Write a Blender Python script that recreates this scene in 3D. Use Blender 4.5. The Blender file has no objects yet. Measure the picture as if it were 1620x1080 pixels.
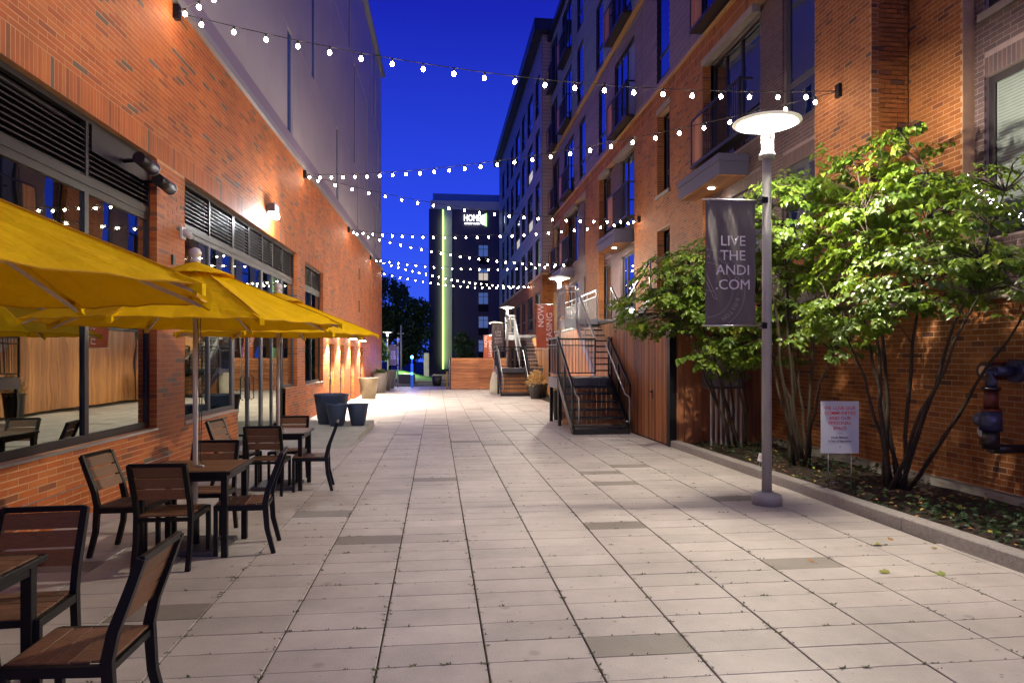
import bpy, math, random
from mathutils import Vector, Matrix
random.seed(7)
R = math.radians
sc = bpy.context.scene
col = sc.collection
# ------------------------------------------------------------------ camera, sky, exposure
CAM = Vector((0, 0, 1.7))
TH = R(6.317)
cd = bpy.data.cameras.new('camera')
cd.sensor_width = 36; cd.lens = 23.89; cd.shift_y = 25 / 1620; cd.clip_end = 900; cd.clip_start = .05
cam = bpy.data.objects.new('camera', cd); col.objects.link(cam)
cam.location = CAM; cam.rotation_euler = (R(90), 0, -TH)
sc.camera = cam
w = bpy.data.worlds.new('World'); sc.world = w; w.use_nodes = True
nt = w.node_tree
for n in list(nt.nodes): nt.nodes.remove(n)
wo = nt.nodes.new('ShaderNodeOutputWorld'); bg = nt.nodes.new('ShaderNodeBackground')
tc = nt.nodes.new('ShaderNodeTexCoord'); sx = nt.nodes.new('ShaderNodeSeparateXYZ'); rp = nt.nodes.new('ShaderNodeValToRGB')
nt.links.new(tc.outputs['Generated'], sx.inputs[0]); nt.links.new(sx.outputs['Z'], rp.inputs[0])
nt.links.new(rp.outputs[0], bg.inputs[0]); nt.links.new(bg.outputs[0], wo.inputs[0])
e = rp.color_ramp.elements
e[0].position = 0.0; e[0].color = (.045, .12, .88, 1)
e[1].position = .75; e[1].color = (.007, .012, .26, 1)
for p_, c_ in ((.2, (.024, .066, .78, 1)), (.45, (.0095, .018, .42, 1))):
    q = e.new(p_); q.color = c_
bg.inputs[1].default_value = 1.0
sc.view_settings.view_transform = 'Standard'; sc.view_settings.look = 'None'
sc.view_settings.exposure = 0.12; sc.view_settings.gamma = 1.0
sc.cycles.use_denoising = True
sc.cycles.sample_clamp_indirect = 4.0
sc.cycles.max_bounces = 6; sc.cycles.diffuse_bounces = 3; sc.cycles.glossy_bounces = 3
sc.cycles.transmission_bounces = 4; sc.cycles.transparent_max_bounces = 6

def cam_dl(p):
    x, y = p[0] - CAM.x, p[1] - CAM.y
    return x * math.sin(TH) + y * math.cos(TH), x * math.cos(TH) - y * math.sin(TH)
def in_view(p, m=0):
    d, l = cam_dl(p)
    if d < .3: return False
    px = 810 + 1075 * l / d; py = 565 + 1075 * (1.7 - p[2]) / d
    return -m < px < 1620 + m and -m < py < 1080 + m

# ------------------------------------------------------------------ materials
MATS = {}
def mat(name, color=(.5, .5, .5), rough=.6, metal=0, var=.0, vscale=6, bump=0, bscale=40, ramp=None, trans=None,
        emit=None, estr=0, stretch=None, spec=.5, speck=0, dirt=0, spots=0, bdist=.01):
    m = bpy.data.materials.new(name); m.use_nodes = True; MATS[name] = m
    t = m.node_tree; N = t.nodes; L = t.links
    b = N['Principled BSDF']; out = N['Material Output']
    b.inputs['Roughness'].default_value = rough; b.inputs['Metallic'].default_value = metal
    b.inputs['Specular IOR Level'].default_value = spec
    b.inputs['Base Color'].default_value = (*color, 1)
    geo = N.new('ShaderNodeNewGeometry'); src = geo.outputs['Position']
    if stretch:
        mp = N.new('ShaderNodeMapping'); mp.inputs['Scale'].default_value = stretch
        L.new(src, mp.inputs[0]); src = mp.outputs[0]
    cs = None
    if ramp:
        at = N.new('ShaderNodeAttribute'); at.attribute_name = 'rnd'
        r = N.new('ShaderNodeValToRGB'); r.color_ramp.interpolation = 'LINEAR'
        els = r.color_ramp.elements
        els[0].position = ramp[0][0]; els[0].color = (*ramp[0][1], 1)
        els[1].position = ramp[-1][0]; els[1].color = (*ramp[-1][1], 1)
        for p_, c_ in ramp[1:-1]:
            q = els.new(p_); q.color = (*c_, 1)
        L.new(at.outputs['Fac'], r.inputs[0]); cs = r.outputs[0]
    def mul(cs, facsock, lo, hi):
        mr = N.new('ShaderNodeMapRange'); mr.inputs['From Min'].default_value = .25; mr.inputs['From Max'].default_value = .75
        mr.inputs['To Min'].default_value = lo; mr.inputs['To Max'].default_value = hi
        L.new(facsock, mr.inputs['Value'])
        mx = N.new('ShaderNodeMix'); mx.data_type = 'RGBA'; mx.blend_type = 'MULTIPLY'; mx.inputs['Factor'].default_value = 1
        if cs is None: mx.inputs['A'].default_value = (*color, 1)
        else: L.new(cs, mx.inputs['A'])
        L.new(mr.outputs[0], mx.inputs['B'])
        return mx.outputs['Result']
    if var:
        no = N.new('ShaderNodeTexNoise'); no.inputs['Scale'].default_value = vscale; no.inputs['Detail'].default_value = 5
        L.new(src, no.inputs['Vector']); cs = mul(cs, no.outputs['Fac'], 1 - var, 1 + var)
    if speck:
        no = N.new('ShaderNodeTexNoise'); no.inputs['Scale'].default_value = 170; no.inputs['Detail'].default_value = 2
        L.new(geo.outputs['Position'], no.inputs['Vector']); cs = mul(cs, no.outputs['Fac'], 1 - speck, 1 + speck)
    if dirt:
        no = N.new('ShaderNodeTexNoise'); no.inputs['Scale'].default_value = .9; no.inputs['Detail'].default_value = 8; no.inputs['Roughness'].default_value = .7
        L.new(geo.outputs['Position'], no.inputs['Vector']); cs = mul(cs, no.outputs['Fac'], 1 - dirt, 1 + dirt * .3)
    if spots:
        for sc_, th_, dk in ((5.5, .075, .5), (13, .09, .6), (2.4, .10, .75)):
            vo = N.new('ShaderNodeTexVoronoi'); vo.inputs['Scale'].default_value = sc_; L.new(geo.outputs['Position'], vo.inputs['Vector'])
            mr = N.new('ShaderNodeMapRange'); mr.inputs['From Min'].default_value = th_ * .5; mr.inputs['From Max'].default_value = th_; mr.inputs['To Min'].default_value = dk; mr.inputs['To Max'].default_value = 1
            L.new(vo.outputs['Distance'], mr.inputs['Value']); mx = N.new('ShaderNodeMix'); mx.data_type = 'RGBA'; mx.blend_type = 'MULTIPLY'; mx.inputs['Factor'].default_value = spots
            L.new(cs, mx.inputs['A']); L.new(mr.outputs[0], mx.inputs['B']); cs = mx.outputs['Result']
    if cs: L.new(cs, b.inputs['Base Color'])
    if bump:
        nb = N.new('ShaderNodeTexNoise'); nb.inputs['Scale'].default_value = bscale; nb.inputs['Detail'].default_value = 4
        L.new(src, nb.inputs['Vector'])
        bm = N.new('ShaderNodeBump'); bm.inputs['Strength'].default_value = bump; bm.inputs['Distance'].default_value = bdist
        L.new(nb.outputs['Fac'], bm.inputs['Height']); L.new(bm.outputs[0], b.inputs['Normal'])
    if trans:
        tr = N.new('ShaderNodeBsdfTranslucent'); tr.inputs[0].default_value = (*trans[1], 1)
        ms = N.new('ShaderNodeMixShader'); ms.inputs[0].default_value = trans[0]
        L.new(b.outputs[0], ms.inputs[1]); L.new(tr.outputs[0], ms.inputs[2]); L.new(ms.outputs[0], out.inputs[0])
    if emit:
        b.inputs['Emission Color'].default_value = (*emit, 1); b.inputs['Emission Strength'].default_value = estr
    return m
def glassmat(name, tint, base=.3, body=(.01, .012, .014), rough=.015):
    m = bpy.data.materials.new(name); m.use_nodes = True; MATS[name] = m
    t = m.node_tree; N = t.nodes; L = t.links
    for n in list(N): N.remove(n)
    out = N.new('ShaderNodeOutputMaterial'); df = N.new('ShaderNodeBsdfDiffuse'); df.inputs[0].default_value = (*body, 1)
    gl = N.new('ShaderNodeBsdfGlossy'); gl.inputs['Color'].default_value = (*tint, 1); gl.inputs['Roughness'].default_value = rough
    fr = N.new('ShaderNodeFresnel'); fr.inputs[0].default_value = 1.5
    mr = N.new('ShaderNodeMapRange'); mr.inputs['To Min'].default_value = base; mr.inputs['To Max'].default_value = 1
    L.new(fr.outputs[0], mr.inputs['Value'])
    geo = N.new('ShaderNodeNewGeometry'); no = N.new('ShaderNodeTexNoise'); no.inputs['Scale'].default_value = .9
    bm = N.new('ShaderNodeBump'); bm.inputs['Strength'].default_value = .12; bm.inputs['Distance'].default_value = .02
    L.new(geo.outputs['Position'], no.inputs['Vector']); L.new(no.outputs['Fac'], bm.inputs['Height']); L.new(bm.outputs[0], gl.inputs['Normal'])
    ms = N.new('ShaderNodeMixShader'); L.new(mr.outputs[0], ms.inputs[0]); L.new(df.outputs[0], ms.inputs[1]); L.new(gl.outputs[0], ms.inputs[2])
    L.new(ms.outputs[0], out.inputs[0]); return m
mat('brick_red', rough=.62, bump=.5, bscale=60, var=.26, vscale=1.3, speck=.14, dirt=.24, ramp=[(0, (.42, .085, .011)), (.3, (.56, .135, .016)), (.6, (.47, .10, .012)), (.86, (.58, .17, .028)), (.9, (.32, .07, .018)), (.965, (.26, .09, .03)), (.972, (.15, .09, .06)), (1, (.17, .12, .09))])
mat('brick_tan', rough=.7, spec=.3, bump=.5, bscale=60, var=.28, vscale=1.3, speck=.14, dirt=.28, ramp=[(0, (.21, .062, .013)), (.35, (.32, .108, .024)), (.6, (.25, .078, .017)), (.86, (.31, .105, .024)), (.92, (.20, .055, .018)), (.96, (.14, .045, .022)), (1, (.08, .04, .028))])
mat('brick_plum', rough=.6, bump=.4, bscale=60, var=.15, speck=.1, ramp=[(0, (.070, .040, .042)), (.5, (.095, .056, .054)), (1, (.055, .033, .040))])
mat('mortar_light', (.58, .32, .17), .9, var=.15, bump=.4, bscale=80)
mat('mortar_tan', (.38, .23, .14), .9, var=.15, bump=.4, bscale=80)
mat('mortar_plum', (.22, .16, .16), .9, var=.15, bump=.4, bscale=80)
mat('paver', rough=.55, bump=.25, bscale=90, var=.07, vscale=2.2, speck=.12, dirt=.38, spots=1,
    ramp=[(0, (.44, .395, .37)), (.3, (.52, .465, .435)), (.6, (.48, .425, .40)), (.89, (.55, .495, .465)), (.9, (.235, .205, .18)), (1, (.27, .235, .205))])
mat('joint_soil', (.028, .022, .012), .95, var=.5, vscale=30, bump=.8, bscale=60)
mat('asphalt', (.045, .045, .05), .85, var=.3, vscale=2, bump=.5)
mat('concrete', (.40, .38, .33), .85, var=.12, vscale=3, bump=.3, bscale=60, speck=.08, dirt=.2)
mat('granite', (.30, .27, .26), .8, var=.18, vscale=25, bump=.6, bscale=50, speck=.3, dirt=.2)
mat('coping', (.42, .40, .40), .45, metal=.3, var=.06)
mat('panel_grey', (.56, .50, .50), .5, metal=.1, var=.05, vscale=1.2)
mat('slit_blue', (.012, .05, .16), .25, spec=.8)
mat('panel_band', (.36, .28, .36), .5, metal=.15)
mat('frame_dark', (.020, .016, .020), .4, metal=.15)
mat('frame_grey', (.075, .075, .095), .45, metal=.25)
mat('void_black', (.006, .006, .007), .9)
glassmat('glass_left', (.52, .57, .48), .12, (.12, .12, .09))
glassmat('glass_right', (.75, .85, 1), .45, (.01, .012, .02))
mat('glass_lit', (.5, .5, .45), .3, emit=(1, .85, .6), estr=.5)
mat('glass_pale', (.16, .19, .18), .3)
mat('curtain', (.13, .15, .145), .9, var=.1, vscale=9)
mat('black_metal', (.012, .012, .014), .42, metal=.6, bump=.1, bscale=200)
mat('rail_grey', (.32, .32, .34), .4, metal=.7)
mat('pole_metal', (.36, .35, .335), .5, metal=.15, var=.08)
mat('steel', (.62, .60, .58), .3, metal=.9)
mat('pole_white', (.66, .60, .54), .4, metal=.2)
mat('slat_brown', rough=.5, bump=.3, bscale=8, stretch=(6, 6, 60), var=.25, vscale=3, ramp=[(0, (.12, .055, .028)), (1, (.19, .085, .042))])
mat('wood_clad', rough=.5, bump=.35, bscale=5, stretch=(14, 14, .8), var=.45, vscale=1.6, ramp=[(0, (.17, .055, .022)), (.4, (.32, .115, .04)), (.7, (.42, .165, .055)), (1, (.22, .075, .03))])
mat('wood_plank', rough=.5, bump=.35, bscale=5, stretch=(.9, 8, 16), var=.45, vscale=2, ramp=[(0, (.27, .095, .04)), (.5, (.44, .17, .07)), (1, (.33, .12, .05))])
mat('wood_pale', rough=.5, stretch=(14, 14, .8), var=.3, vscale=2, ramp=[(0, (.27, .11, .04)), (.5, (.38, .16, .055)), (1, (.46, .20, .07))])
mat('canopy_yellow', (.92, .56, .0), .85, var=.05, vscale=5, bump=.8, bscale=3.5, bdist=.05, trans=(.08, (1, .40, .0)), spec=.1)
mat('canopy_seam', (.70, .36, .0), .9)
mat('bulb', (1, 1, 1), .5, emit=(1, .80, .62), estr=105)
mat('reflected', (1, 1, 1), .5, emit=(1, .95, .9), estr=25)
mat('cable', (.012, .012, .012), .6)
mat('lamp_white', (.85, .85, .80), .5, emit=(1, .90, .62), estr=.35)  # shade and stem emit, standing in for lamplight bounced off the disc
mat('lamp_glow', (1, 1, 1), .5, emit=(1, .92, .72), estr=110)
mat('lamp_tube', (1, 1, 1), .5, emit=(1, .92, .72), estr=12)
mat('sconce_glow', (1, 1, 1), .5, emit=(1, .86, .62), estr=60)
mat('flood_glow', (1, 1, 1), .5, emit=(.92, .97, 1), estr=90)
mat('blue_glow', (.1, .4, 1), .5, emit=(.02, .12, 1), estr=30)
mat('blue_post', (.01, .10, .55), .4, emit=(.0, .10, .7), estr=.35)
mat('green_strip', (.4, .9, .2), .5, emit=(.5, 1, .2), estr=2)
mat('sign_white', (1, 1, 1), .5, emit=(.95, 1, .98), estr=2.5)
mat('sign_green', (.5, 1, .4), .5, emit=(.35, .9, .25), estr=2.2)
mat('banner_grey', (.13, .11, .115), .75, var=.1, vscale=3)
mat('banner_rust', (.42, .10, .05), .75, var=.1, vscale=3)
mat('print_light', (.78, .73, .75), .8)
mat('print_faint', (.34, .30, .32), .8)
mat('sign_board', (.62, .64, .70), .6, var=.04)
mat('print_red', (.75, .06, .03), .7)
mat('print_dark', (.05, .05, .06), .7)
mat('planter_blue', (.035, .05, .10), .45, var=.15, vscale=4)
mat('planter_bronze', (.25, .20, .13), .35, metal=.55, var=.1)
mat('planter_grey', (.16, .145, .14), .45, metal=.2, var=.1)
mat('planter_black', (.02, .018, .018), .6)
mat('leaf', rough=.4, spec=.55, trans=(.28, (.26, .38, .02)), ramp=[(0, (.026, .055, .008)), (.45, (.070, .125, .013)), (.85, (.145, .215, .022)), (1, (.27, .24, .035))])
mat('leaf_dark', rough=.5, trans=(.2, (.06, .16, .03)), ramp=[(0, (.012, .035, .012)), (1, (.03, .075, .02))])
mat('leaf_yellow', rough=.5, trans=(.3, (.5, .32, .08)), ramp=[(0, (.42, .26, .10)), (1, (.62, .42, .18))])
mat('leaf_fallen', rough=.6, ramp=[(0, (.10, .20, .03)), (.5, (.38, .32, .05)), (1, (.40, .18, .05))])
mat('weed', (.06, .07, .015), .7, var=.4, vscale=20)
mat('bark', (.036, .024, .015), .85, var=.35, vscale=14, bump=.8, bscale=30)
mat('mulch', (.026, .014, .009), .95, var=.6, vscale=18, bump=1, bscale=30)
mat('lawn', (.05, .17, .02), .9, var=.3, vscale=4, bump=.8, bscale=30)
mat('siding_plum', rough=.5, var=.06, vscale=2, ramp=[(0, (.155, .115, .15)), (1, (.185, .14, .175))])
mat('siding_blue', rough=.5, var=.06, vscale=2, ramp=[(0, (.13, .16, .24)), (1, (.15, .19, .27))])
mat('siding_white', rough=.5, var=.08, vscale=2, ramp=[(0, (.36, .33, .36)), (1, (.42, .38, .40))])
mat('siding_beige', rough=.5, var=.05, vscale=2, ramp=[(0, (.30, .23, .20)), (1, (.34, .26, .23))])
mat('trim_gold', (.40, .24, .09), .5)
mat('stone', (.24, .205, .175), .8, var=.12, bump=.3, speck=.08)
mat('canopy_metal', (.075, .068, .11), .5, metal=.2)
mat('hotel_dark', (.075, .060, .095), .8, var=.08, vscale=.5)
mat('hotel_beige', (.55, .54, .42), .8, var=.06, vscale=.7)
mat('hotel_glass', (.10, .22, .40), .3)
mat('hotel_window', (.16, .26, .50), .25, emit=(.10, .2, .5), estr=.35)
mat('pipe_blue', (.045, .05, .12), .35, metal=.4, var=.15, vscale=10)
mat('pipe_red', (.11, .022, .016), .45, metal=.3, var=.3, vscale=12)
mat('camera_white', (.6, .6, .58), .4)

# ------------------------------------------------------------------ mesh helpers
class Fr:
    """wall frame: u along the wall, v out of it towards the alley, z up"""
    def __init__(s, O, d, n): s.O = Vector((*O, 0)); s.d = Vector((*d, 0)); s.n = Vector((*n, 0)); s.rot = math.atan2(d[1], d[0])
    def __call__(s, u, v, z): return s.O + s.d * u + s.n * v + Vector((0, 0, z))
ID = Fr((0, 0), (1, 0), (0, 1))
class MB:
    def __init__(s): s.v = []; s.f = []; s.r = []; s.sm = []
    def face(s, pts, rnd=.5, smooth=False):
        i = len(s.v); s.v += [tuple(p) for p in pts]; s.f.append(tuple(range(i, i + len(pts)))); s.r.append(rnd); s.sm.append(smooth)
    def box(s, u0, u1, v0, v1, z0, z1, fr=ID, rnd=.5, skip=''):
        i = len(s.v)
        s.v += [tuple(fr(u, v, z)) for z in (z0, z1) for v in (v0, v1) for u in (u0, u1)]
        F = {'b': (0, 2, 3, 1), 't': (4, 5, 7, 6), 'k': (0, 1, 5, 4), 'f': (2, 6, 7, 3), 'l': (0, 4, 6, 2), 'r': (1, 3, 7, 5)}
        for k, f in F.items():
            if k not in skip: s.f.append(tuple(i + j for j in f)); s.r.append(rnd); s.sm.append(False)
        return s
    def bar(s, a, b, w, h=None, up=(0, 0, 1), rnd=.5):
        a = Vector(a); b = Vector(b); h = h or w; d = (b - a).normalized(); u = Vector(up)
        if abs(d.dot(u)) > .98: u = Vector((0, 1, 0))
        x = d.cross(u).normalized() * w / 2; y = x.cross(d).normalized() * h / 2
        i = len(s.v)
        for p in (a, b): s.v += [tuple(p + q) for q in (-x - y, x - y, x + y, -x + y)]
        for f in ((0, 1, 2, 3), (4, 7, 6, 5), (0, 4, 5, 1), (1, 5, 6, 2), (2, 6, 7, 3), (3, 7, 4, 0)):
            s.f.append(tuple(i + j for j in f)); s.r.append(rnd); s.sm.append(False)
        return s
    def tube(s, pts, rad, n=8, cap=True, rnd=.5):
        pts = [Vector(p) for p in pts]; rad = rad if isinstance(rad, (list, tuple)) else [rad] * len(pts)
        i = len(s.v); ref = Vector((0, 0, 1))
        for k, p in enumerate(pts):
            d = (pts[min(k + 1, len(pts) - 1)] - pts[max(k - 1, 0)]).normalized()
            r = ref if abs(d.dot(ref)) < .95 else Vector((1, 0, 0))
            x = d.cross(r).normalized(); y = x.cross(d)
            for j in range(n):
                a = 2 * math.pi * j / n; s.v.append(tuple(p + (x * math.cos(a) + y * math.sin(a)) * rad[k]))
        for k in range(len(pts) - 1):
            for j in range(n):
                q = (j + 1) % n
                s.f.append((i + k * n + j, i + k * n + q, i + (k + 1) * n + q, i + (k + 1) * n + j)); s.r.append(rnd); s.sm.append(n > 5)
        if cap:
            s.f.append(tuple(i + j for j in reversed(range(n)))); s.r.append(rnd); s.sm.append(False)
            s.f.append(tuple(i + (len(pts) - 1) * n + j for j in range(n))); s.r.append(rnd); s.sm.append(False)
        return s
    def lathe(s, prof, c=(0, 0, 0), n=24, rnd=.5, sq=None):
        i = len(s.v)
        for r, z in prof:
            for j in range(n):
                a = 2 * math.pi * (j + .5) / n; s.v.append((c[0] + r * math.cos(a), c[1] + r * math.sin(a), c[2] + z))
        for k in range(len(prof) - 1):
            for j in range(n):
                q = (j + 1) % n
                s.f.append((i + k * n + j, i + k * n + q, i + (k + 1) * n + q, i + (k + 1) * n + j)); s.r.append(rnd); s.sm.append(True)
        s.f.append(tuple(i + j for j in reversed(range(n)))); s.r.append(rnd); s.sm.append(False)
        s.f.append(tuple(i + (len(prof) - 1) * n + j for j in range(n))); s.r.append(rnd); s.sm.append(False)
        return s
    def mesh(s, name, m):
        me = bpy.data.meshes.new(name); me.from_pydata(s.v, [], s.f)
        a = me.attributes.new('rnd', 'FLOAT', 'FACE'); a.data.foreach_set('value', s.r)
        me.polygons.foreach_set('use_smooth', s.sm)
        me.materials.append(MATS[m]); me.update(); return me
    def weld(s):
        key = {}; mp = []
        nv = []
        for p in s.v:
            k = (round(p[0], 4), round(p[1], 4), round(p[2], 4))
            if k not in key: key[k] = len(nv); nv.append(p)
            mp.append(key[k])
        s.v = nv; s.f = [tuple(mp[i] for i in f) for f in s.f]; s.sm = [True] * len(s.f); return s
    def build(s, name, m, parent=None, loc=None, kind=None, label=None, bevel=0):
        o = bpy.data.objects.new(name, s.mesh(name, m)); col.objects.link(o)
        if parent is not None:
            o.parent = parent
            if WORLD.get(parent.name): o.location = -Vector(WORLD[parent.name])
        if loc is not None: o.location = loc
        if kind: o['kind'] = kind
        if label: o['label'] = label
        if bevel:
            b = o.modifiers.new('bevel', 'BEVEL'); b.width = bevel; b.segments = 2; b.limit_method = 'ANGLE'
        return o
WORLD = {}
def thing(name, label, cat, loc=(0, 0, 0), rz=0, group=None, world=False, kind=None):
    o = bpy.data.objects.new(name, None); col.objects.link(o); o.empty_display_size = .2
    o.location = loc; o.rotation_euler = (0, 0, rz); o['label'] = label; o['category'] = cat
    if group: o['group'] = group
    if kind: o['kind'] = kind
    if world: WORLD[o.name] = tuple(loc)
    return o
def tag(o, label=None, cat=None, group=None, kind=None):
    for k, v in (('label', label), ('category', cat), ('group', group), ('kind', kind)):
        if v: o[k] = v
    return o
KIDS = {}
def dup(root, loc, rz=0, label=None, group=None, scale=None):
    def cp(o, parent):
        c = o.copy(); col.objects.link(c); c.parent = parent
        for ch in o.children: cp(ch, c)
        return c
    r = cp(root, None); r.location = loc; r.rotation_euler = (0, 0, rz)
    if scale: r.scale = scale
    if label: r['label'] = label
    if group: r['group'] = group
    return r
def text(name, body, size, loc, rot, m, parent, align='CENTER', extrude=.0015, xs=1, bold=0, label=None):
    cu = bpy.data.curves.new(name, 'FONT'); cu.body = body; cu.size = size; cu.extrude = extrude; cu.align_x = align; cu.align_y = 'CENTER'
    cu.offset = bold; cu.resolution_u = 3; cu.materials.append(MATS[m])
    o = bpy.data.objects.new(name, cu); col.objects.link(o); o.parent = parent; o.location = loc; o.rotation_euler = rot; o.scale = (xs, 1, 1)
    dg = bpy.context.evaluated_depsgraph_get(); dg.update(); me = bpy.data.meshes.new_from_object(o.evaluated_get(dg))
    me.transform(Matrix.Diagonal((xs, 1, 1, 1))); q = bpy.data.objects.new(name, me); col.objects.link(q); q.parent = parent; q.location = loc; q.rotation_euler = rot
    bpy.data.objects.remove(o); bpy.data.curves.remove(cu)
    return q

# ------------------------------------------------------------------ masonry generator
def lay(fr, rects, holes, v0, bl, bh, jt, prot=.008, bond=.5, z_base=0, soldier=False):
    """list of (u0,u1,z0,z1) pieces filling rects minus holes"""
    out = []
    for (U0, U1, Z0, Z1) in rects:
        k0 = math.floor((Z0 - z_base) / bh)
        k = k0
        while z_base + k * bh < Z1 - .004:
            za = max(Z0, z_base + k * bh); zb = min(Z1, z_base + (k + 1) * bh - jt)
            if zb - za < bh * .25: k += 1; continue
            off = (k % 2) * bl * bond
            j = math.floor((U0 - off) / bl)
            while off + j * bl < U1 - .004:
                ua = max(U0, off + j * bl); ub = min(U1, off + (j + 1) * bl - jt)
                j += 1
                if ub - ua < .02: continue
                segs = [(ua, ub)]
                for (h0, h1, g0, g1) in holes:
                    if zb <= g0 + .004 or za >= g1 - .004: continue
                    ns = []
                    for a, b in segs:
                        if b <= h0 or a >= h1: ns.append((a, b)); continue
                        if a < h0 - .02: ns.append((a, h0))
                        if b > h1 + .02: ns.append((h1, b))
                    segs = ns
                for a, b in segs: out.append((a, b, za, zb, v0))
            k += 1
    return out
def emit_pieces(fr, pieces, name, m, parent, n_single=300, prot=.002, depth=.02, jitter=.0008, stuff_name=None, dark=None):
    """near pieces become objects, the rest one stuff mesh"""
    sc_ = []
    for i, (a, b, z0, z1, v) in enumerate(pieces):
        p = fr((a + b) / 2, v, (z0 + z1) / 2)
        if n_single and in_view(p):
            vec = Vector(p) - CAM; d2 = vec.length_squared; cosn = abs(vec.normalized().dot(fr.n))
            sc_.append((-(b - a) * (z1 - z0) * cosn / d2, i))
    sc_.sort(); single = set(i for _, i in sc_[:n_single])
    rest = MB(); cache = {}
    for i, (a, b, z0, z1, v) in enumerate(pieces):
        rnd = random.random(); pv = v + prot + random.uniform(-jitter, jitter)
        if i not in single:
            rest.box(a, b, v - depth, pv, z0, z1, fr, rnd, skip='k')
        else:
            q = int(rnd * 24) / 24 + .02; key = (round(b - a, 3), round(z1 - z0, 3), q)
            if key not in cache:
                mb = MB(); x = (b - a) / 2; y = (z1 - z0) / 2; e = .0025
                # chamfered face
                o_ = [(-x, -y), (x, -y), (x, y), (-x, y)]; i_ = [(-x + e, -y + e), (x - e, -y + e), (x - e, y - e), (-x + e, y - e)]
                L = [Vector((p[0], prot - e, p[1])) for p in o_]; K = [Vector((p[0], prot, p[1])) for p in i_]; B = [Vector((p[0], -depth, p[1])) for p in o_]
                mb.face(K[::-1], q)
                for t in range(4):
                    mb.face([L[t], K[t], K[(t + 1) % 4], L[(t + 1) % 4]], q); mb.face([B[t], L[t], L[(t + 1) % 4], B[(t + 1) % 4]], q)
                cache[key] = mb.mesh(name, m)
            o = bpy.data.objects.new(name, cache[key]); col.objects.link(o); o.parent = parent
            off = Vector(WORLD.get(parent.name, (0, 0, 0)))
            pos = fr((a + b) / 2, v + pv - v - prot, (z0 + z1) / 2) - off
            # local x->d, y->n, z->z
            M = Matrix(((fr.d.x, fr.n.x, 0, pos.x), (fr.d.y, fr.n.y, 0, pos.y), (0, 0, 1, pos.z), (0, 0, 0, 1)))
            if M.to_3x3().determinant() < 0:
                M = Matrix(((-fr.d.x, fr.n.x, 0, pos.x), (-fr.d.y, fr.n.y, 0, pos.y), (0, 0, 1, pos.z), (0, 0, 0, 1)))
            o.matrix_local = M
    if rest.f: rest.build(stuff_name or name + '_courses', m, parent, kind='stuff')
def soldier(fr, u0, u1, z0, z1, v0, bw=.0677, jt=.009):
    out = []; n = max(1, round((u1 - u0) / bw)); w_ = (u1 - u0) / n
    for i in range(n): out.append((u0 + i * w_ + jt / 2, u0 + (i + 1) * w_ - jt / 2, z0 + .004, z1 - .004, v0))
    return out
def wallmesh(fr, u0, u1, z0, z1, holes, v, parent, m, name='wall', depth=.12, back=1.0, jamb=None):
    us = sorted({u0, u1, *[min(max(h[i], u0), u1) for h in holes for i in (0, 1)]}); zs = sorted({z0, z1, *[min(max(h[i], z0), z1) for h in holes for i in (2, 3)]})
    mb = MB(); jm = MB()
    for a, b in zip(us, us[1:]):
        for c_, d_ in zip(zs, zs[1:]):
            um, zm = (a + b) / 2, (c_ + d_) / 2
            if any(h[0] < um < h[1] and h[2] < zm < h[3] for h in holes): continue
            mb.face([fr(a, v, c_), fr(b, v, c_), fr(b, v, d_), fr(a, v, d_)])
    for (a, b, c_, d_) in [h[:4] for h in holes]:
        a, b, c_, d_ = max(a, u0), min(b, u1), max(c_, z0), min(d_, z1); k = v - depth; t = jm if jamb else mb; v2 = v + .006 if jamb else v
        if jamb: jm = t = MB()
        if not any(abs(h[1] - a) < .01 and h[3] > 3 for h in holes): t.face([fr(a, v2, c_), fr(a, k, c_), fr(a, k, d_), fr(a, v2, d_)])
        if not any(abs(h[0] - b) < .01 and h[3] > 3 for h in holes): t.face([fr(b, v2, c_), fr(b, k, c_), fr(b, k, d_), fr(b, v2, d_)])
        if c_ > .1: t.face([fr(a, v2, c_), fr(a, k, c_), fr(b, k, c_), fr(b, v2, c_)])
        t.face([fr(a, v2, d_), fr(a, k, d_), fr(b, k, d_), fr(b, v2, d_)])
        if jamb: jm.build('window_reveal', 'mortar_light' if jamb == 'brick_red' else 'mortar_tan' if jamb == 'brick_tan' else 'mortar_plum', parent)
    k = v - back
    mb.face([fr(u0, v, z0), fr(u0, k, z0), fr(u0, k, z1), fr(u0, v, z1)]); mb.face([fr(u1, v, z0), fr(u1, k, z0), fr(u1, k, z1), fr(u1, v, z1)])
    mb.face([fr(u0, v, z1), fr(u0, k, z1), fr(u1, k, z1), fr(u1, v, z1)])
    mb.face([fr(u0, k, z0), fr(u1, k, z0), fr(u1, k, z1), fr(u0, k, z1)])
    o = mb.build(name, m, parent)
    return o
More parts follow.
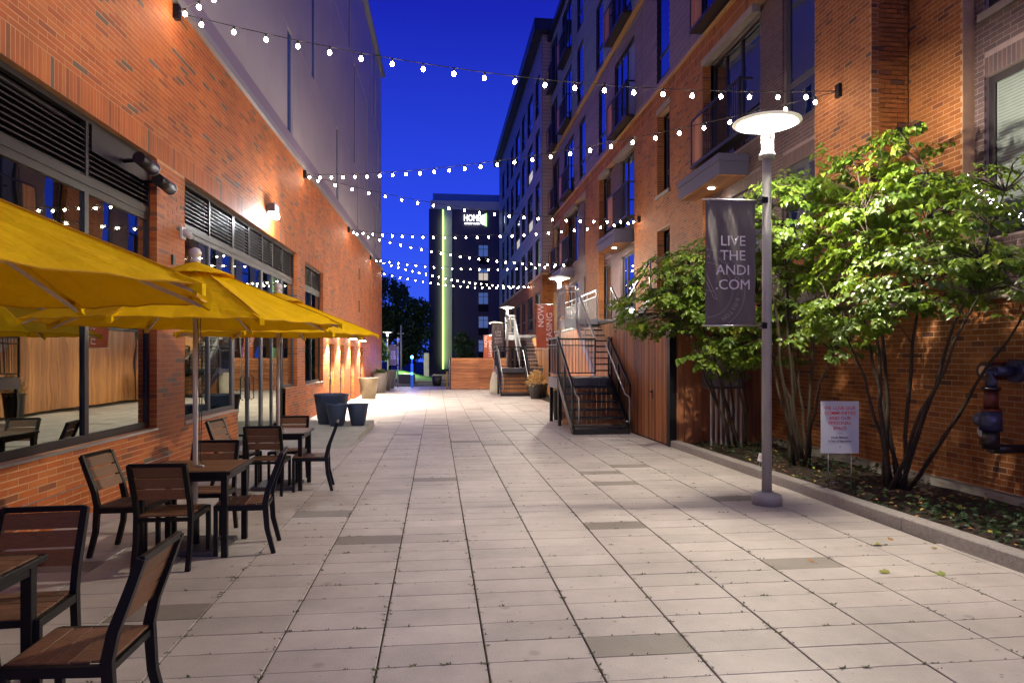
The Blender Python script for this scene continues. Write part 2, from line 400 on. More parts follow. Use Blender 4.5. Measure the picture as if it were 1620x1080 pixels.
def window(fr, u0, u1, z0, z1, v, parent, mull=(), trans=(), fw=.06, fm='frame_dark', gm='glass_right', name='window', dep=.05):
    f = MB(); us = [u0, *mull, u1]; zs = [z0, *trans, z1]
    f.box(u0, u0 + fw, v - dep, v, z0, z1, fr); f.box(u1 - fw, u1, v - dep, v, z0, z1, fr)
    f.box(u0 + fw, u1 - fw, v - dep, v - .001, z0, z0 + fw, fr); f.box(u0 + fw, u1 - fw, v - dep, v - .001, z1 - fw, z1, fr)
    for m_ in mull: f.box(m_ - fw / 2, m_ + fw / 2, v - dep, v + .004, z0 + fw, z1 - fw, fr)
    for t in trans: f.box(u0 + fw, u1 - fw, v - dep, v - .003, t - fw / 2, t + fw / 2, fr)
    wo_ = f.build(name, fm, parent)
    if parent.name in WORLD: pass
    k = 0
    for i in range(len(us) - 1):
        for j in range(len(zs) - 1):
            g_ = gm[k % len(gm)] if isinstance(gm, (list, tuple)) else gm; k += 1
            p = MB().box(us[i] + fw * .5, us[i + 1] - fw * .5, v - dep + .005, v - .025, zs[j] + fw * .5, zs[j + 1] - fw * .5, fr)
            p.build('pane', g_, wo_)
    return wo_

# ================================================================== GROUND
gnd = MB().box(-150, 150, -60, 260, -.5, -.06).build('ground', 'asphalt'); tag(gnd, kind='structure')
plaza = thing('plaza', 'pale rectangular concrete pavers with a few darker ones scattered among them', 'pavement', (0, 0, 0), kind='structure')
del plaza['category']
MB().box(-8, 4.72, -12, 39.6, -.058, -.012).build('bedding', 'joint_soil', plaza)
KX = lambda y: 4.708 - .02374 * y           # kerb face line
dark = {(1, 0), (4, 5), (2, 10), (-2, 9), (-1, 20), (-3, 13), (5, 14), (3, 18), (4, 23), (1, 33), (0, 35), (-4, 3), (-6, 7), (3, 21), (-2, 40), (1, 51), (-1, 47), (2, 42), (3, 47), (-3, 50), (4, 62), (3, 74), (1, 65), (4, 76), (2, 79), (0, 90), (-2, 96), (3, 101), (-3, -4), (5, -6)}
LX = lambda y: -3.92 + .01842 * y
pv = []; PW, PR = .606, .281
for k in range(-8, 9):
    x0 = .279 + k * PW
    for r in range(-54, 128):
        y0 = 3.779 + r * PR
        a, b = x0 + .0055, x0 + PW - .0055
        lo, hi = LX(y0) - .3, (KX(y0) if -8 < y0 < 12.6 else (KX(y0) + .1 if y0 < 36 else 3.4 if y0 < 39.5 else 3.4))
        if y0 > 34: lo = -3.2
        a = max(a, lo); b = min(b, hi)
        if b - a < .05: continue
        pv.append((a, b, y0 + .002, y0 + PR - .002, (k, r) in dark))
def psize(q):
    c = ((q[0] + q[1]) / 2, (q[2] + q[3]) / 2, 0)
    return (Vector(c) - CAM).length if in_view(c, 60) else 1e9
pv.sort(key=psize)
rest = MB(); cache = {}
for i, (a, b, c0, c1, dk) in enumerate(pv):
    rnd = .92 + random.random() * .07 if dk else random.random() * .88
    zt = random.uniform(-.0012, .0012)
    if i >= 300:
        if c0 < -1: rnd = round(rnd, 1)
        rest.box(a, b, c0, c1, -.04, zt, rnd=rnd, skip='b')
        continue
    q = int(rnd * 20) / 20 + .02; key = (round(b - a, 3), q)
    if key not in cache:
        x, y = (b - a) / 2, (c1 - c0) / 2; ch = .004; mb = MB()
        O_ = [(-x, -y), (x, -y), (x, y), (-x, y)]; I_ = [(-x + ch, -y + ch * .6), (x - ch, -y + ch * .6), (x - ch, y - ch * .6), (-x + ch, y - ch * .6)]
        mb.face([(*p, 0) for p in I_], q)
        for t in range(4):
            u = (t + 1) % 4
            mb.face([(*O_[t], -ch * .7), (*O_[u], -ch * .7), (*I_[u], 0), (*I_[t], 0)], q); mb.face([(*O_[t], -.04), (*O_[u], -.04), (*O_[u], -ch * .7), (*O_[t], -ch * .7)], q)
        cache[key] = mb.mesh('paver', 'paver')
    o = bpy.data.objects.new('paver', cache[key]); col.objects.link(o); o.parent = plaza
    o.location = ((a + b) / 2, (c0 + c1) / 2, zt); o.rotation_euler = (random.uniform(-.002, .002), random.uniform(-.001, .001), random.uniform(-.0015, .0015))
rest.build('paver_field', 'paver', plaza, kind='stuff')
# weeds in the joints
wd = MB()
for i in range(2000):
    k = random.randint(-4, 7); y = 2.6 + random.random() ** 1.3 * 12
    if random.random() < .5: x = .279 + k * PW + random.gauss(0, .006)
    else: x = .279 + k * PW + random.random() * PW; y = 3.779 + round((y - 3.779) / PR) * PR
    if not (LX(y) + .1 < x < KX(y) - .1): continue
    n = random.choice((1, 1, 2, 4)); s_ = random.uniform(.006, .02)
    for _ in range(n * 2):
        a = random.random() * 6.28; px, py = x + random.gauss(0, .012), y + random.gauss(0, .004)
        dx, dy = math.cos(a) * s_, math.sin(a) * s_
        wd.face([(px - dy * .4, py + dx * .4, .001), (px + dy * .4, py - dx * .4, .001), (px + dx * 1.3, py + dy * 1.3, random.uniform(.004, .011))], random.random())
wd_o = wd.build('joint_weeds', 'weed'); tag(wd_o, 'tiny green weeds and grit in the paver joints', 'weeds', kind='stuff')
# leaves fallen on the paving
fl = [(3.5, 5.0, .3, 'green leaf cluster lying on the pavers in front of the lamp post'), (3.95, 5.75, .35, 'green leaf lying nearest the lamp post base'), (3.9, 4.9, .2, 'small green leaf by the dark paver near the kerb'), (4.2, 5.9, .9, 'orange leaf beside the kerb right of the lamp post'),
      (3.1, 5.35, .95, 'orange leaf lying left of the darker paver'), (4.35, 4.55, .2, 'green leaf close to the lower right kerb'), (4.4, 5.6, .6, 'yellow leaf against the kerb at right')]
for (x, y, r_, lb) in fl:
    m_ = MB()
    for j in range(3 if r_ < .5 else 1):
        a = random.random() * 6.28; d = Vector((math.cos(a), math.sin(a), 0)); n_ = Vector((-d.y, d.x, 0)) * .022; b_ = Vector((j * .02, j * .012, .004))
        m_.face([b_ - d * .04, b_ + n_, b_ + d * .045 + Vector((0, 0, .012))], r_); m_.face([b_ - d * .04, b_ + d * .045 + Vector((0, 0, .012)), b_ - n_ + Vector((0, 0, .008))], r_)
    o = m_.build('fallen_leaf', 'leaf_fallen', loc=(x, y, .002)); tag(o, lb, 'leaf', 'leaves fallen on the paving')
# ================================================================== PLANTING BED
kb = thing('granite_kerb', 'rough granite kerb edging the planting bed on the right', 'kerb', (4.6, 8, 0), world=True, kind='structure'); del kb['category']
y = -6.0
while y < 12.5:
    L_ = min(1.75, 12.5 - y); a, b = y + .005, y + L_ - .005
    k_ = MB(); x0, x1 = KX(a), KX(b); jz = random.uniform(-.004, .004)
    P = [(x0, a), (x1, b), (x1 + .16, b), (x0 + .16, a)]; cz = .125 + jz
    lo = [(*p, -.1) for p in P]; md = [(*p, cz - .012) for p in P]
    tp = [(P[0][0] + .012, P[0][1], cz), (P[1][0] + .012, P[1][1], cz), (P[2][0], P[2][1], cz), (P[3][0], P[3][1], cz)]
    for t in range(4): u = (t + 1) % 4; k_.face([lo[t], lo[u], md[u], md[t]]); k_.face([md[t], md[u], tp[u], tp[t]])
    k_.face(tp); k_.build('kerb_stone', 'granite', kb); y += L_
bed = MB(); NX, NY = 14, 70
def bz(i, j): return .07 + .05 * math.sin(i * 1.3 + j * .4) * math.sin(j * .21) + random.uniform(-.012, .012)
Z = [[bz(i, j) for j in range(NY + 1)] for i in range(NX + 1)]
for i in range(NX):
    for j in range(NY):
        q = []
        for (a, b) in ((i, j), (i + 1, j), (i + 1, j + 1), (i, j + 1)):
            yy = -6 + b * 18.6 / NY; xx = KX(yy) + .15 + (6.36 - KX(yy) - .15) * a / NX; q.append((xx, yy, Z[a][b]))
        bed.face(q, smooth=True)
tag(bed.weld().build('planting_bed', 'mulch'), kind='structure')
gc = MB()
def leaf_faces(mb, p, d, n, L, W, rnd, droop=.25):
    d = d.normalized(); s_ = d.cross(n).normalized(); n = s_.cross(d).normalized()
    a = p; m1 = p + d * L * .35; m2 = p + d * L * .72 - n * L * droop * .35; t = p + d * L - n * L * droop; up = n * W * .18
    l1 = m1 + s_ * W * .5 + up; r1 = m1 - s_ * W * .5 + up; l2 = m2 + s_ * W * .36 + up * .7; r2 = m2 - s_ * W * .36 + up * .7
    for f in ((a, l1, m1), (a, m1, r1), (m1, l1, l2, m2), (m1, m2, r2, r1), (m2, l2, t), (m2, t, r2)): mb.face(f, rnd, True)
def rvec():
    while True:
        v = Vector((random.uniform(-1, 1), random.uniform(-1, 1), random.uniform(-1, 1)))
        if .01 < v.length < 1: return v.normalized()
for i in range(2600):
    y = random.uniform(2.2, 12.2); x = random.uniform(KX(y) + .2, 6.25)
    if random.random() < .5 and y > 7.4: continue
    if math.sin(x * 3.1 + y * 1.7) + math.sin(y * 2.3 - x) < -.2: continue
    h = random.uniform(.08, .24); p = Vector((x, y, h)); d = rvec(); d.z = abs(d.z) * .3
    leaf_faces(gc, p, d, Vector((random.gauss(0, .3), random.gauss(0, .3), 1)), .065, .05, random.random() * .7)
tag(gc.build('ground_cover', 'leaf_dark'), 'low leafy ground cover spreading over the planting bed', 'ground cover', kind='stuff')
lt = MB()
for i in range(330):
    y = random.uniform(2.5, 12.3); x = random.uniform(KX(y) + .18, 6.25); d = rvec(); d.z *= .15
    leaf_faces(lt, Vector((x, y, .13 + random.random() * .02)), d, Vector((0, 0, 1)), .055, .04, random.choice((.1, .6, .9, 1, 1)), .1)
tag(lt.build('leaf_litter', 'leaf_fallen'), 'dry fallen leaves strewn over the dark mulch', 'leaf litter', kind='stuff')

# ================================================================== LEFT BUILDING
a_ = R(1.055); n2 = (math.cos(a_), -math.sin(a_))
FL = Fr((-3.9 * n2[0], -3.9 * n2[1]), (math.sin(a_), math.cos(a_)), n2)
LB = thing('brick_building', 'orange brick building with louvred shop windows and grey metal upper floors', 'building', (-4, 3, 0), world=True)
U0, U1 = -4.0, 39.9
H = [(3.0, 9.49, .76, 4.35), (10.45, 13.0, .74, 4.36), (13.0, 16.7, -.1, 4.36), (16.7, 17.9, .96, 4.36), (18.85, 21.5, .96, 4.30)]
DOORS = [(22.55, 23.5), (24.75, 25.7), (27.3, 28.3), (30.2, 31.3)]
H += [(a, b, -.1, 2.15) for a, b in DOORS]
H += [(29.75, 30.1, 5.05, 5.55), (29.75, 30.1, 3.66, 4.16)]
ZC = 6.72
wallmesh(FL, U0, U1, -.1, ZC, H, 0, LB, 'mortar_light', depth=.16, back=4, jamb='brick_red', name='wall')
SB = [(2.8, 9.49, 4.35, 4.667), (9.49, 17.9, 4.36, 4.667), (18.85, 21.5, 4.3, 4.60)]
pcs = lay(FL, [(U0 + .01, U1, .0, ZC)], H + [s_ for s_ in SB], 0, .2985, .0677, .0105)
for s_ in SB: pcs += soldier(FL, *s_, 0, .0677)
emit_pieces(FL, pcs, 'brick', 'brick_red', LB, 300)
# flashing, coping, purple band
MB().box(U0, 9.9, 0, .016, .332, .341, FL).build('flashing', 'steel', LB)
y = U0
while y < U1 - .1:
    b = min(y + 3.05, U1 + .03); MB().box(y + .004, b - .004, -.1, .075, ZC + .002, ZC + .13, FL).build('parapet_coping', 'coping', LB); y = b
MB().box(U0, U1 + .01, -.1, -.02, ZC + .13, 7.25, FL).build('parapet_band', 'panel_band', LB)
# metal upper storeys, panels split by slits
SL = {1: [9.0, 17.2, 24.6, 31.3, 35.2], 2: [10.9, 18.2, 22.9, 27.3, 33.5, 37.3], 3: [16.4, 25.9, 29.6, 32.0, 36.5]}
SL = {1: [(456.7, 464.9), (533.6, 537.2), (567, 569.3), (594, 596)], 2: [(495, 501), (561, 564), (580, 582), (598, 599.4)], 3: [(553, 556), (588.5, 590), (594.3, 595.8)]}
tt = lambda px: 3.9 / math.tan(math.atan((810 - px) / 1075) - R(5.262))
zz = [7.25, 9.78, 13.92, 17.95]
MB().box(U0, U1 - .02, -6, -.14, 7.0, 17.9, FL).build('upper_wall', 'void_black', LB)
for s_ in (1, 2, 3):
    cuts = sorted([(tt(p), tt(q)) for p, q in SL[s_]]); pos = U0
    cuts = [(-1.2, -.9), (3.2, 3.5)] + cuts
    ends = cuts + [(U1, U1)]
    for (c0, c1) in ends:
        n = max(1, round((c0 - pos) / 3.2)); wd_ = (c0 - pos) / n
        for i in range(n):
            MB().box(pos + i * wd_ + .006, pos + (i + 1) * wd_ - .006, -.139, -.03, zz[s_ - 1] + .012, zz[s_] - .012, FL).build('metal_panel', 'panel_grey', LB)
        if c1 > c0: 
            MB().box(c0 + .004, c1 - .004, -.138, -.075, zz[s_ - 1] + .012, zz[s_] - .012, FL).build('slit_window', 'slit_blue', LB)
        pos = c1
MB().box(U0, U1 + .15, -6, .18, 17.96, 18.15, FL).build('roof_edge', 'coping', LB)
# end corner
# windows of the left wall
def louvre(u0, u1, z0, z1, v, sub):
    f = MB(); fw = .055
    f.box(u0, u1, v - .06, v + .01, z0, z0 + .09, FL); f.box(u0, u1, v - .06, v + .01, z1 - .06, z1, FL)
    for m_ in [u0 + fw / 2, *sub, u1 - fw / 2]: f.box(m_ - fw / 2, m_ + fw / 2, v - .06, v + .008, z0 + .09, z1 - .06, FL)
    f.box(u0, u1, v - .12, v - .10, z0, z1, FL)
    lo = f.build('louvre', 'frame_dark', LB)
    us = [u0 + fw / 2, *sub, u1 - fw / 2]; n = int((z1 - z0 - .15) / .062)
    for i in range(len(us) - 1):
        for k in range(n):
            z = z0 + .1 + k * .062; s_ = MB(); A, B = us[i] + fw / 2 + .001, us[i + 1] - fw / 2 - .001
            s_.face([FL(A, v - .06, z + .045), FL(B, v - .06, z + .045), FL(B, v, z), FL(A, v, z)]); s_.face([FL(A, v, z), FL(B, v, z), FL(B, v, z + .012), FL(A, v, z + .012)])
            s_.face([FL(A, v, z + .012), FL(B, v, z + .012), FL(B, v - .06, z + .055), FL(A, v - .06, z + .055)])
            s_.build('slat', 'frame_dark', lo)
V = -.09
window(FL, 3.0, 9.49, .76, 3.60, V, LB, mull=(5.5, 7.9), fw=.085, gm='glass_left')
louvre(3.0, 9.49, 3.60, 4.35, V, (5.5, 7.9))
MB().box(7.98, 9.4, -.1, -.072, 4.0, 4.3, FL).build('blank_panel', 'frame_dark', LB)
window(FL, 10.45, 13.0, .74, 3.62, V, LB, mull=(11.75,), fw=.075, fm='frame_grey', gm='glass_left')
louvre(10.45, 13.0, 3.62, 4.36, V, (11.75,))
dw = window(FL, 13.0, 14.95, .0, 2.38, V, LB, mull=(13.97,), fw=.09, fm='frame_grey', gm='glass_left', name='double_door')
for u in (13.82, 14.12): MB().tube([FL(u, V + .01, .85), FL(u, V + .06, .88), FL(u, V + .06, 1.3), FL(u, V + .01, 1.33)], .011, 6).build('handle', 'frame_dark', dw)
window(FL, 13.0, 14.95, 2.38, 3.62, V, LB, fw=.075, fm='frame_grey', gm='glass_left')
window(FL, 14.95, 16.7, .0, 3.62, V, LB, mull=(15.8,), trans=(2.38,), fw=.075, fm='frame_grey', gm='glass_left')
window(FL, 16.7, 17.9, .96, 3.62, V, LB, fw=.075, fm='frame_grey', gm='glass_left')
louvre(13.0, 17.9, 3.62, 4.36, V, (13.97, 14.95, 15.8, 16.7))
window(FL, 18.85, 21.5, .96, 3.62, V, LB, mull=(20.15,), fw=.07, fm='frame_dark', gm=['glass_left', 'glass_left'])
louvre(18.85, 21.5, 3.62, 4.30, V, (20.15,))
for (a, b) in ((3.0, 9.49), (10.45, 13.0), (18.85, 21.5)):
    zs = .76 if a == 3.0 else .74 if a < 12 else .96
    MB().box(a + .003, b - .003, -.14, .022, zs - .028, zs - .002, FL).build('window_sill', 'steel' if a < 5 else 'coping', LB)
for i, (a, b) in enumerate(DOORS):
    d_ = window(FL, a, b, 0, 2.15, -.1, LB, fw=.08, trans=(1.0,), gm='glass_left', name='door')
    MB().bar(FL(b - .13, -.06, .95), FL(b - .13, -.06, 1.2), .025).build('handle', 'steel', d_)
for z in (5.05, 3.66): MB().box(29.76, 30.09, -.15, -.05, z + .01, z + .49, FL).build('vent_box', 'void_black', LB)
def jambs(frm, specs, depth, v0, m, nm):
    mb_ = MB()
    for (u, z0, z1, sgn) in specs:      # sgn -1: face looks towards -u
        O_ = frm(u, v0 - depth, 0); f_ = Fr((O_.x, O_.y), tuple(frm.n.xy), tuple((frm.d * sgn).xy))
        for (a, b, c_, d_, v) in lay(f_, [(0.0, depth + .006, z0, z1)], [], 0, .2, .0677, .0085, bond=0): mb_.box(a, b, -.002, .007, c_, d_, f_, random.random(), skip='k')
    mb_.build(nm, m, LB if m == 'brick_red' else RB, kind='stuff')
jambs(FL, [(9.49, .76, 4.35, -1), (17.9, .96, 4.36, -1), (21.5, .96, 4.3, -1)] + [(b, 0, 2.15, -1) for a, b in DOORS], .16, 0, 'brick_red', 'jamb_bricks')
# sconces
for i, ((a, b), lb) in enumerate(zip(DOORS, ('first', 'second', 'third', 'last'))):
    u = a - .28
    t = thing('wall_sconce', 'downlight on the brick wall by the %s narrow doorway past the umbrellas' % lb, 'wall light', FL(u, 0, 2.42), group='downlights over the side doorways', world=True)
    MB().box(u - .16, u + .16, .01, .30, 2.42, 2.52, FL).build('lamp_housing', 'frame_grey', t)
    MB().box(u - .13, u + .13, .04, .27, 2.405, 2.419, FL).build('lamp_lens', 'sconce_glow', t)
    ld = bpy.data.lights.new('sconce_light', 'SPOT'); ld.energy = 1600; ld.color = (1, .86, .70); ld.spot_size = R(128); ld.spot_blend = .25; ld.shadow_soft_size = .1
    lo = bpy.data.objects.new('sconce_light', ld); col.objects.link(lo); lo.parent = t; lo.location = FL(u, .22, 2.38) - t.location; lo.rotation_euler = (0, R(-26), 0)
t = thing('wall_floodlight', 'glaring white floodlight mounted above the louvred entrance windows', 'floodlight', FL(15.05, 0, 4.83), world=True)
MB().box(14.9, 15.2, .008, .06, 4.75, 4.95, FL).build('bracket', 'frame_grey', t)
MB().box(14.86, 15.24, .061, .2, 4.80, 4.98, FL).build('lamp_housing', 'frame_grey', t)
MB().box(14.88, 15.22, .06, .21, 4.70, 4.798, FL).build('lamp_lens', 'flood_glow', t)
ld = bpy.data.lights.new('flood_light', 'POINT'); ld.energy = 130; ld.color = (.93, .97, 1); ld.shadow_soft_size = .12
lo = bpy.data.objects.new('flood_light', ld); col.objects.link(lo); lo.parent = t; lo.location = FL(15.05, .36, 4.7) - t.location
# cylinder spots, camera
for (u, z, lb) in ((8.75, 4.10, 'left one of two dark cylinder spotlights above the big window'), (9.28, 3.98, 'dark cylinder spotlight at the corner of the big window')):
    t = thing('cylinder_spotlight', lb, 'spotlight', FL(u, 0, z), group='unlit cylinder spotlights', world=True)
    MB().tube([FL(u - .02, -.09, z), FL(u, .05, z + .02), FL(u, .14, z)], .025, 8).build('arm', 'frame_dark', t)
    m_ = MB(); m_.tube([FL(u - .16, .16, z + .01), FL(u + .22, .17, z - .02)], [.075, .08], 16); m_.build('lamp_body', 'frame_dark', t)
    MB().tube([FL(u + .215, .17, z - .02), FL(u + .235, .17, z - .021)], [.086, .086], 16).build('lamp_rim', 'steel', t)
t = thing('security_camera', 'small white dome security camera on the brick pier', 'camera', FL(10.3, 0, 3.5), world=True)
MB().box(10.25, 10.4, .008, .04, 3.42, 3.6, FL).build('mount', 'camera_white', t)
MB().tube([FL(10.32, .03, 3.52), FL(10.32, .10, 3.50), FL(10.32, .15, 3.44)], [.055, .06, .03], 12).build('camera_dome', 'camera_white', t)
o = MB().box(9.95, 10.03, .008, .035, 3.0, 3.14, FL).build('outlet_box', 'frame_dark'); tag(o, 'small dark outlet box on the brick pier between the windows', 'outlet')

# ================================================================== RIGHT BUILDING
FR = Fr((6.3, 0), (0, 1), (-1, 0))
RB = thing('apartment_building', 'tan brick and plum siding apartment block with metal balconies', 'building', (8, 15, 0), world=True)
ST = [('j', 13.1, 15.6), ('n', 17.9, 18.95), ('j', 21.2, 23.6), ('n', 24.95, 26.0), ('n', 28.4, 29.6), ('j', 30.9, 33.2), ('j', 34.6, 36.4)]
ZB = 9.33
lvl = [2.75, 6.2, 9.42, 12.72, 15.95]
END = 36.7
BAY = [(10.6, 15.6), (21.2, 26.0), (28.4, 33.2)]
hb = [(b0, b1, 2.45, 8.78) for b0, b1 in BAY] + [(17.9, 18.95, 6.3, 8.6), (17.9, 18.95, 3.0, 5.3), (34.6, 36.4, 6.3, 8.7), (34.6, 36.4, 2.5, 5.2)]
wallmesh(FR, 9.1, END, -.1, ZB, hb, 0, RB, 'mortar_tan', depth=.2, back=5, name='wall', jamb='brick_tan')
pcs = lay(FR, [(10.56, END, 2.46, 8.78)], hb, 0, .203, .0677, .0105)
pcs += soldier(FR, 10.56, END, 8.79, 9.02, 0) + soldier(FR, 10.56, END, 9.03, 9.26, 0)
# pier and near facade
wallmesh(FR, 9.1, 10.56, 2.45, 9.3, [], .12, RB, 'mortar_tan', back=.8, name='pier_wall')
pcs += lay(FR, [(9.11, 10.56, 2.52, 9.3)], [], .12, .203, .0677, .0105)
wallmesh(FR, 8.08, 9.08, 2.45, 9.3, [], -.45, RB, 'mortar_tan', back=.8, name='pier_wall')
pcs += lay(FR, [(8.09, 9.09, 2.52, 9.3)], [], -.45, .203, .0677, .0105)
# podium
FP = FR
ph = []
wallmesh(FR, -6, 12.3, -.1, 2.36, ph, .006, RB, 'mortar_tan', back=.6, name='podium_wall')
pcs += lay(FR, [(-5.9, 12.3, .21, 2.36)], ph, .006, .203, .0677, .0105)
emit_pieces(FR, pcs, 'brick', 'brick_tan', RB, 300)
MB().box(-6, 12.3, -.1, .03, -.1, .185, FR).build('wall_footing', 'concrete', RB)
MB().box(-6, 12.3, 0, .036, .187, .199, FR).build('flashing', 'steel', RB)
y = -6
while y < 12.2:
    b = min(12.32, y + 1.22); MB().box(y + .003, b - .003, -.5, .06, 2.362, 2.45, FR).build('capstone', 'stone', RB); y = b
# pier face towards the camera (faces -Y)
FF = Fr((6.18, 9.1), (1, 0), (0, -1))
MB().box(0, .62, -.4, -.001, 2.45, 9.3, FF).build('pier_wall', 'mortar_tan', RB)
p2 = lay(FF, [(.002, .56, 2.52, 9.3)], [], .0, .203, .0677, .0105)
emit_pieces(FF, p2, 'brick', 'brick_tan', RB, 0, stuff_name='pier_courses')
for (fr_, u, v) in ((FF, .42, .01), (FR, 8.85, -.44)):
    MB().box(u - .07, u + .07, v, v + .05, 4.9 - .08, 4.9 + .08, fr_).build('junction_box', 'void_black', RB)
# near plum bay
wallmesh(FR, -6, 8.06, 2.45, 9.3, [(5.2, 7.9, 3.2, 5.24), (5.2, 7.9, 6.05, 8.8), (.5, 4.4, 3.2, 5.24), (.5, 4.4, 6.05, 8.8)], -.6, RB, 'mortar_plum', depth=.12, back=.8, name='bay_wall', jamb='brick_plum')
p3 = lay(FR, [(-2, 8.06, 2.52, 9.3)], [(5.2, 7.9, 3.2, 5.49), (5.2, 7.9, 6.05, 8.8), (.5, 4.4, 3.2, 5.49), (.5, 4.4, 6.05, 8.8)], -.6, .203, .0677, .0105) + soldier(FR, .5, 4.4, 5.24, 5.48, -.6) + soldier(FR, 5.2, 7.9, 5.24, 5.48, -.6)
window(FR, 5.2, 7.9, 3.2, 5.24, -.66, RB, fw=.1, gm='glass_pale')
window(FR, 5.2, 7.9, 6.05, 8.8, -.66, RB, fw=.1, gm='glass_right')
window(FR, .5, 4.4, 3.2, 5.24, -.66, RB, fw=.1, gm='glass_right', mull=(2.4,))
window(FR, .5, 4.4, 6.05, 8.8, -.66, RB, fw=.1, gm='glass_right', mull=(2.4,))
MB().box(5.15, 7.95, -.7, -.54, 5.95, 6.05, FR).build('window_sill', 'stone', RB)
bl = MB()
for k in range(46): bl.box(5.32, 7.78, -.684, -.682, 3.32 + k * .04, 3.345 + k * .04, FR)
bl.build('window_blind', 'curtain', RB)
# recessed bays
for bi, (b0, b1) in enumerate(BAY):
    hs = []
    for t_, s0, s1 in ST:
        if b0 <= s0 and s1 <= b1: hs += [(s0, s1, 6.2, 8.65), (s0, s1, 2.6, 5.25)]
    if bi == 0: hs += [(10.75, 12.2, 5.95, 8.78), (10.75, 12.2, 2.9, 5.25)]
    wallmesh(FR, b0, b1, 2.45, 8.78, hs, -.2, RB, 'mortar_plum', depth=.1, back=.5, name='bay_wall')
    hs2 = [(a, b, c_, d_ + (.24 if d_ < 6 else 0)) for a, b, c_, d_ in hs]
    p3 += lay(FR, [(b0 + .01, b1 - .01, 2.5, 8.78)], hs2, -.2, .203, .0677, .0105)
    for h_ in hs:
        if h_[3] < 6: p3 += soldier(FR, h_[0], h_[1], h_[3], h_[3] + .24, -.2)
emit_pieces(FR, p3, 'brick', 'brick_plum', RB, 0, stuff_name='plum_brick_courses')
window(FR, 10.75, 12.2, 5.95, 8.78, -.27, RB, trans=(6.75,), fw=.11, fm='frame_grey')
window(FR, 10.75, 12.2, 2.9, 5.25, -.27, RB, fw=.1, fm='frame_grey', mull=(11.5,))
MB().box(8.06, END, -.05, .055, 9.262, 9.34, FR).build('trim_band', 'trim_gold', RB)
for (a, b) in [(13.0, 15.65), (17.85, 19.0), (21.15, 23.7), (24.9, 26.05), (28.35, 29.65), (30.85, 33.25), (34.5, 36.45)]:
    MB().box(a, b, -.15, .02, 8.62, 8.78, FR).build('lintel', 'stone', RB)
MB().box(17.85, 19.0, -.1, .06, 6.2, 6.298, FR).build('window_sill', 'stone', RB)
# upper siding
sh = []
for L_ in (2, 3, 4):
    for t_, s0, s1 in ST:
        sh.append((s0, s1, lvl[L_] + (.12 if t_ == 'n' else .05), lvl[L_] + 2.55))
    sh.append((10.75, 12.2, lvl[L_] + .12, lvl[L_] + 2.55))
TOP = 18.9
for (za, zb, v, hs, m_) in ((ZB + .01, 12.6, 0, sh, 'siding_plum'), (12.66, TOP, .10, sh, 'siding_blue')):
    hh = [h for h in hs if za <= h[2] and h[3] <= zb + .5]
    wallmesh(FR, 8.06, END, za, zb, hh, v, RB, 'void_black', depth=.12, back=5.5, name='upper_wall')
    sd = MB()
    for (u0, u1, m2) in ((8.06, 16.4, 'siding_plum'), (16.4, 20.4, 'siding_plum'), (20.4, END, m_)):
        sd = MB()
        for (a, b, c_, d_, vv) in lay(FR, [(u0 + .01, u1 - .01, za, zb)], hh, v, 3.6, .18, .004, bond=.37):
            r_ = random.random()
            P = [FR(a, v + .001, d_), FR(b, v + .001, d_), FR(b, v + .018, c_), FR(a, v + .018, c_)]
            sd.face(P, r_); sd.face([FR(a, v + .018, c_), FR(b, v + .018, c_), FR(b, v, c_ - .003), FR(a, v, c_ - .003)], r_)
        sd.build('siding', m2, RB, kind='stuff')
MB().box(8.06, END, -.02, .125, 12.602, 12.658, FR).build('soffit_trim', 'trim_gold', RB)
MB().box(8.0, END + .1, -5, .3, TOP, TOP + .3, FR).build('roof_edge', 'frame_dark', RB)
def juliet(u0, u1, z, v, parent):
    f = MB(); P = v + .30; zt = z + 1.08
    f.box(u0 - .06, u1 + .06, P - .05, P, zt, zt + .055, FR); f.box(u0 - .06, u1 + .06, P - .06, P + .01, z - .02, z + .06, FR)
    for u in (u0 - .03, u1 + .03): f.box(u - .025, u + .025, P - .05, P, z + .06, zt, FR); f.box(u - .02, u + .02, v, P - .05, zt + .01, zt + .05, FR); f.box(u - .02, u + .02, v, P - .05, z - .01, z + .05, FR)
    f.box(u0 + .02, u1 - .02, v + .0, P - .06, z - .018, z + .02, FR)
    b = f.build('balcony', 'frame_dark', parent)
    wdt = (u1 - u0) * .24
    wp = MB(); n = 6
    for k in range(n): wp.box(u1 - wdt + k * wdt / n + .004, u1 - wdt + (k + 1) * wdt / n - .004, P - .04, P - .015, z + .065, zt - .005, FR, random.random())
    wp.build('wood_infill', 'wood_pale', b)
    br = MB(); u = u0 + .05
    while u < u1 - wdt - .02: br.box(u - .006, u + .006, P - .035, P - .02, z + .06, zt, FR); u += .1
    br.build('balusters', 'frame_dark', b)
    return b
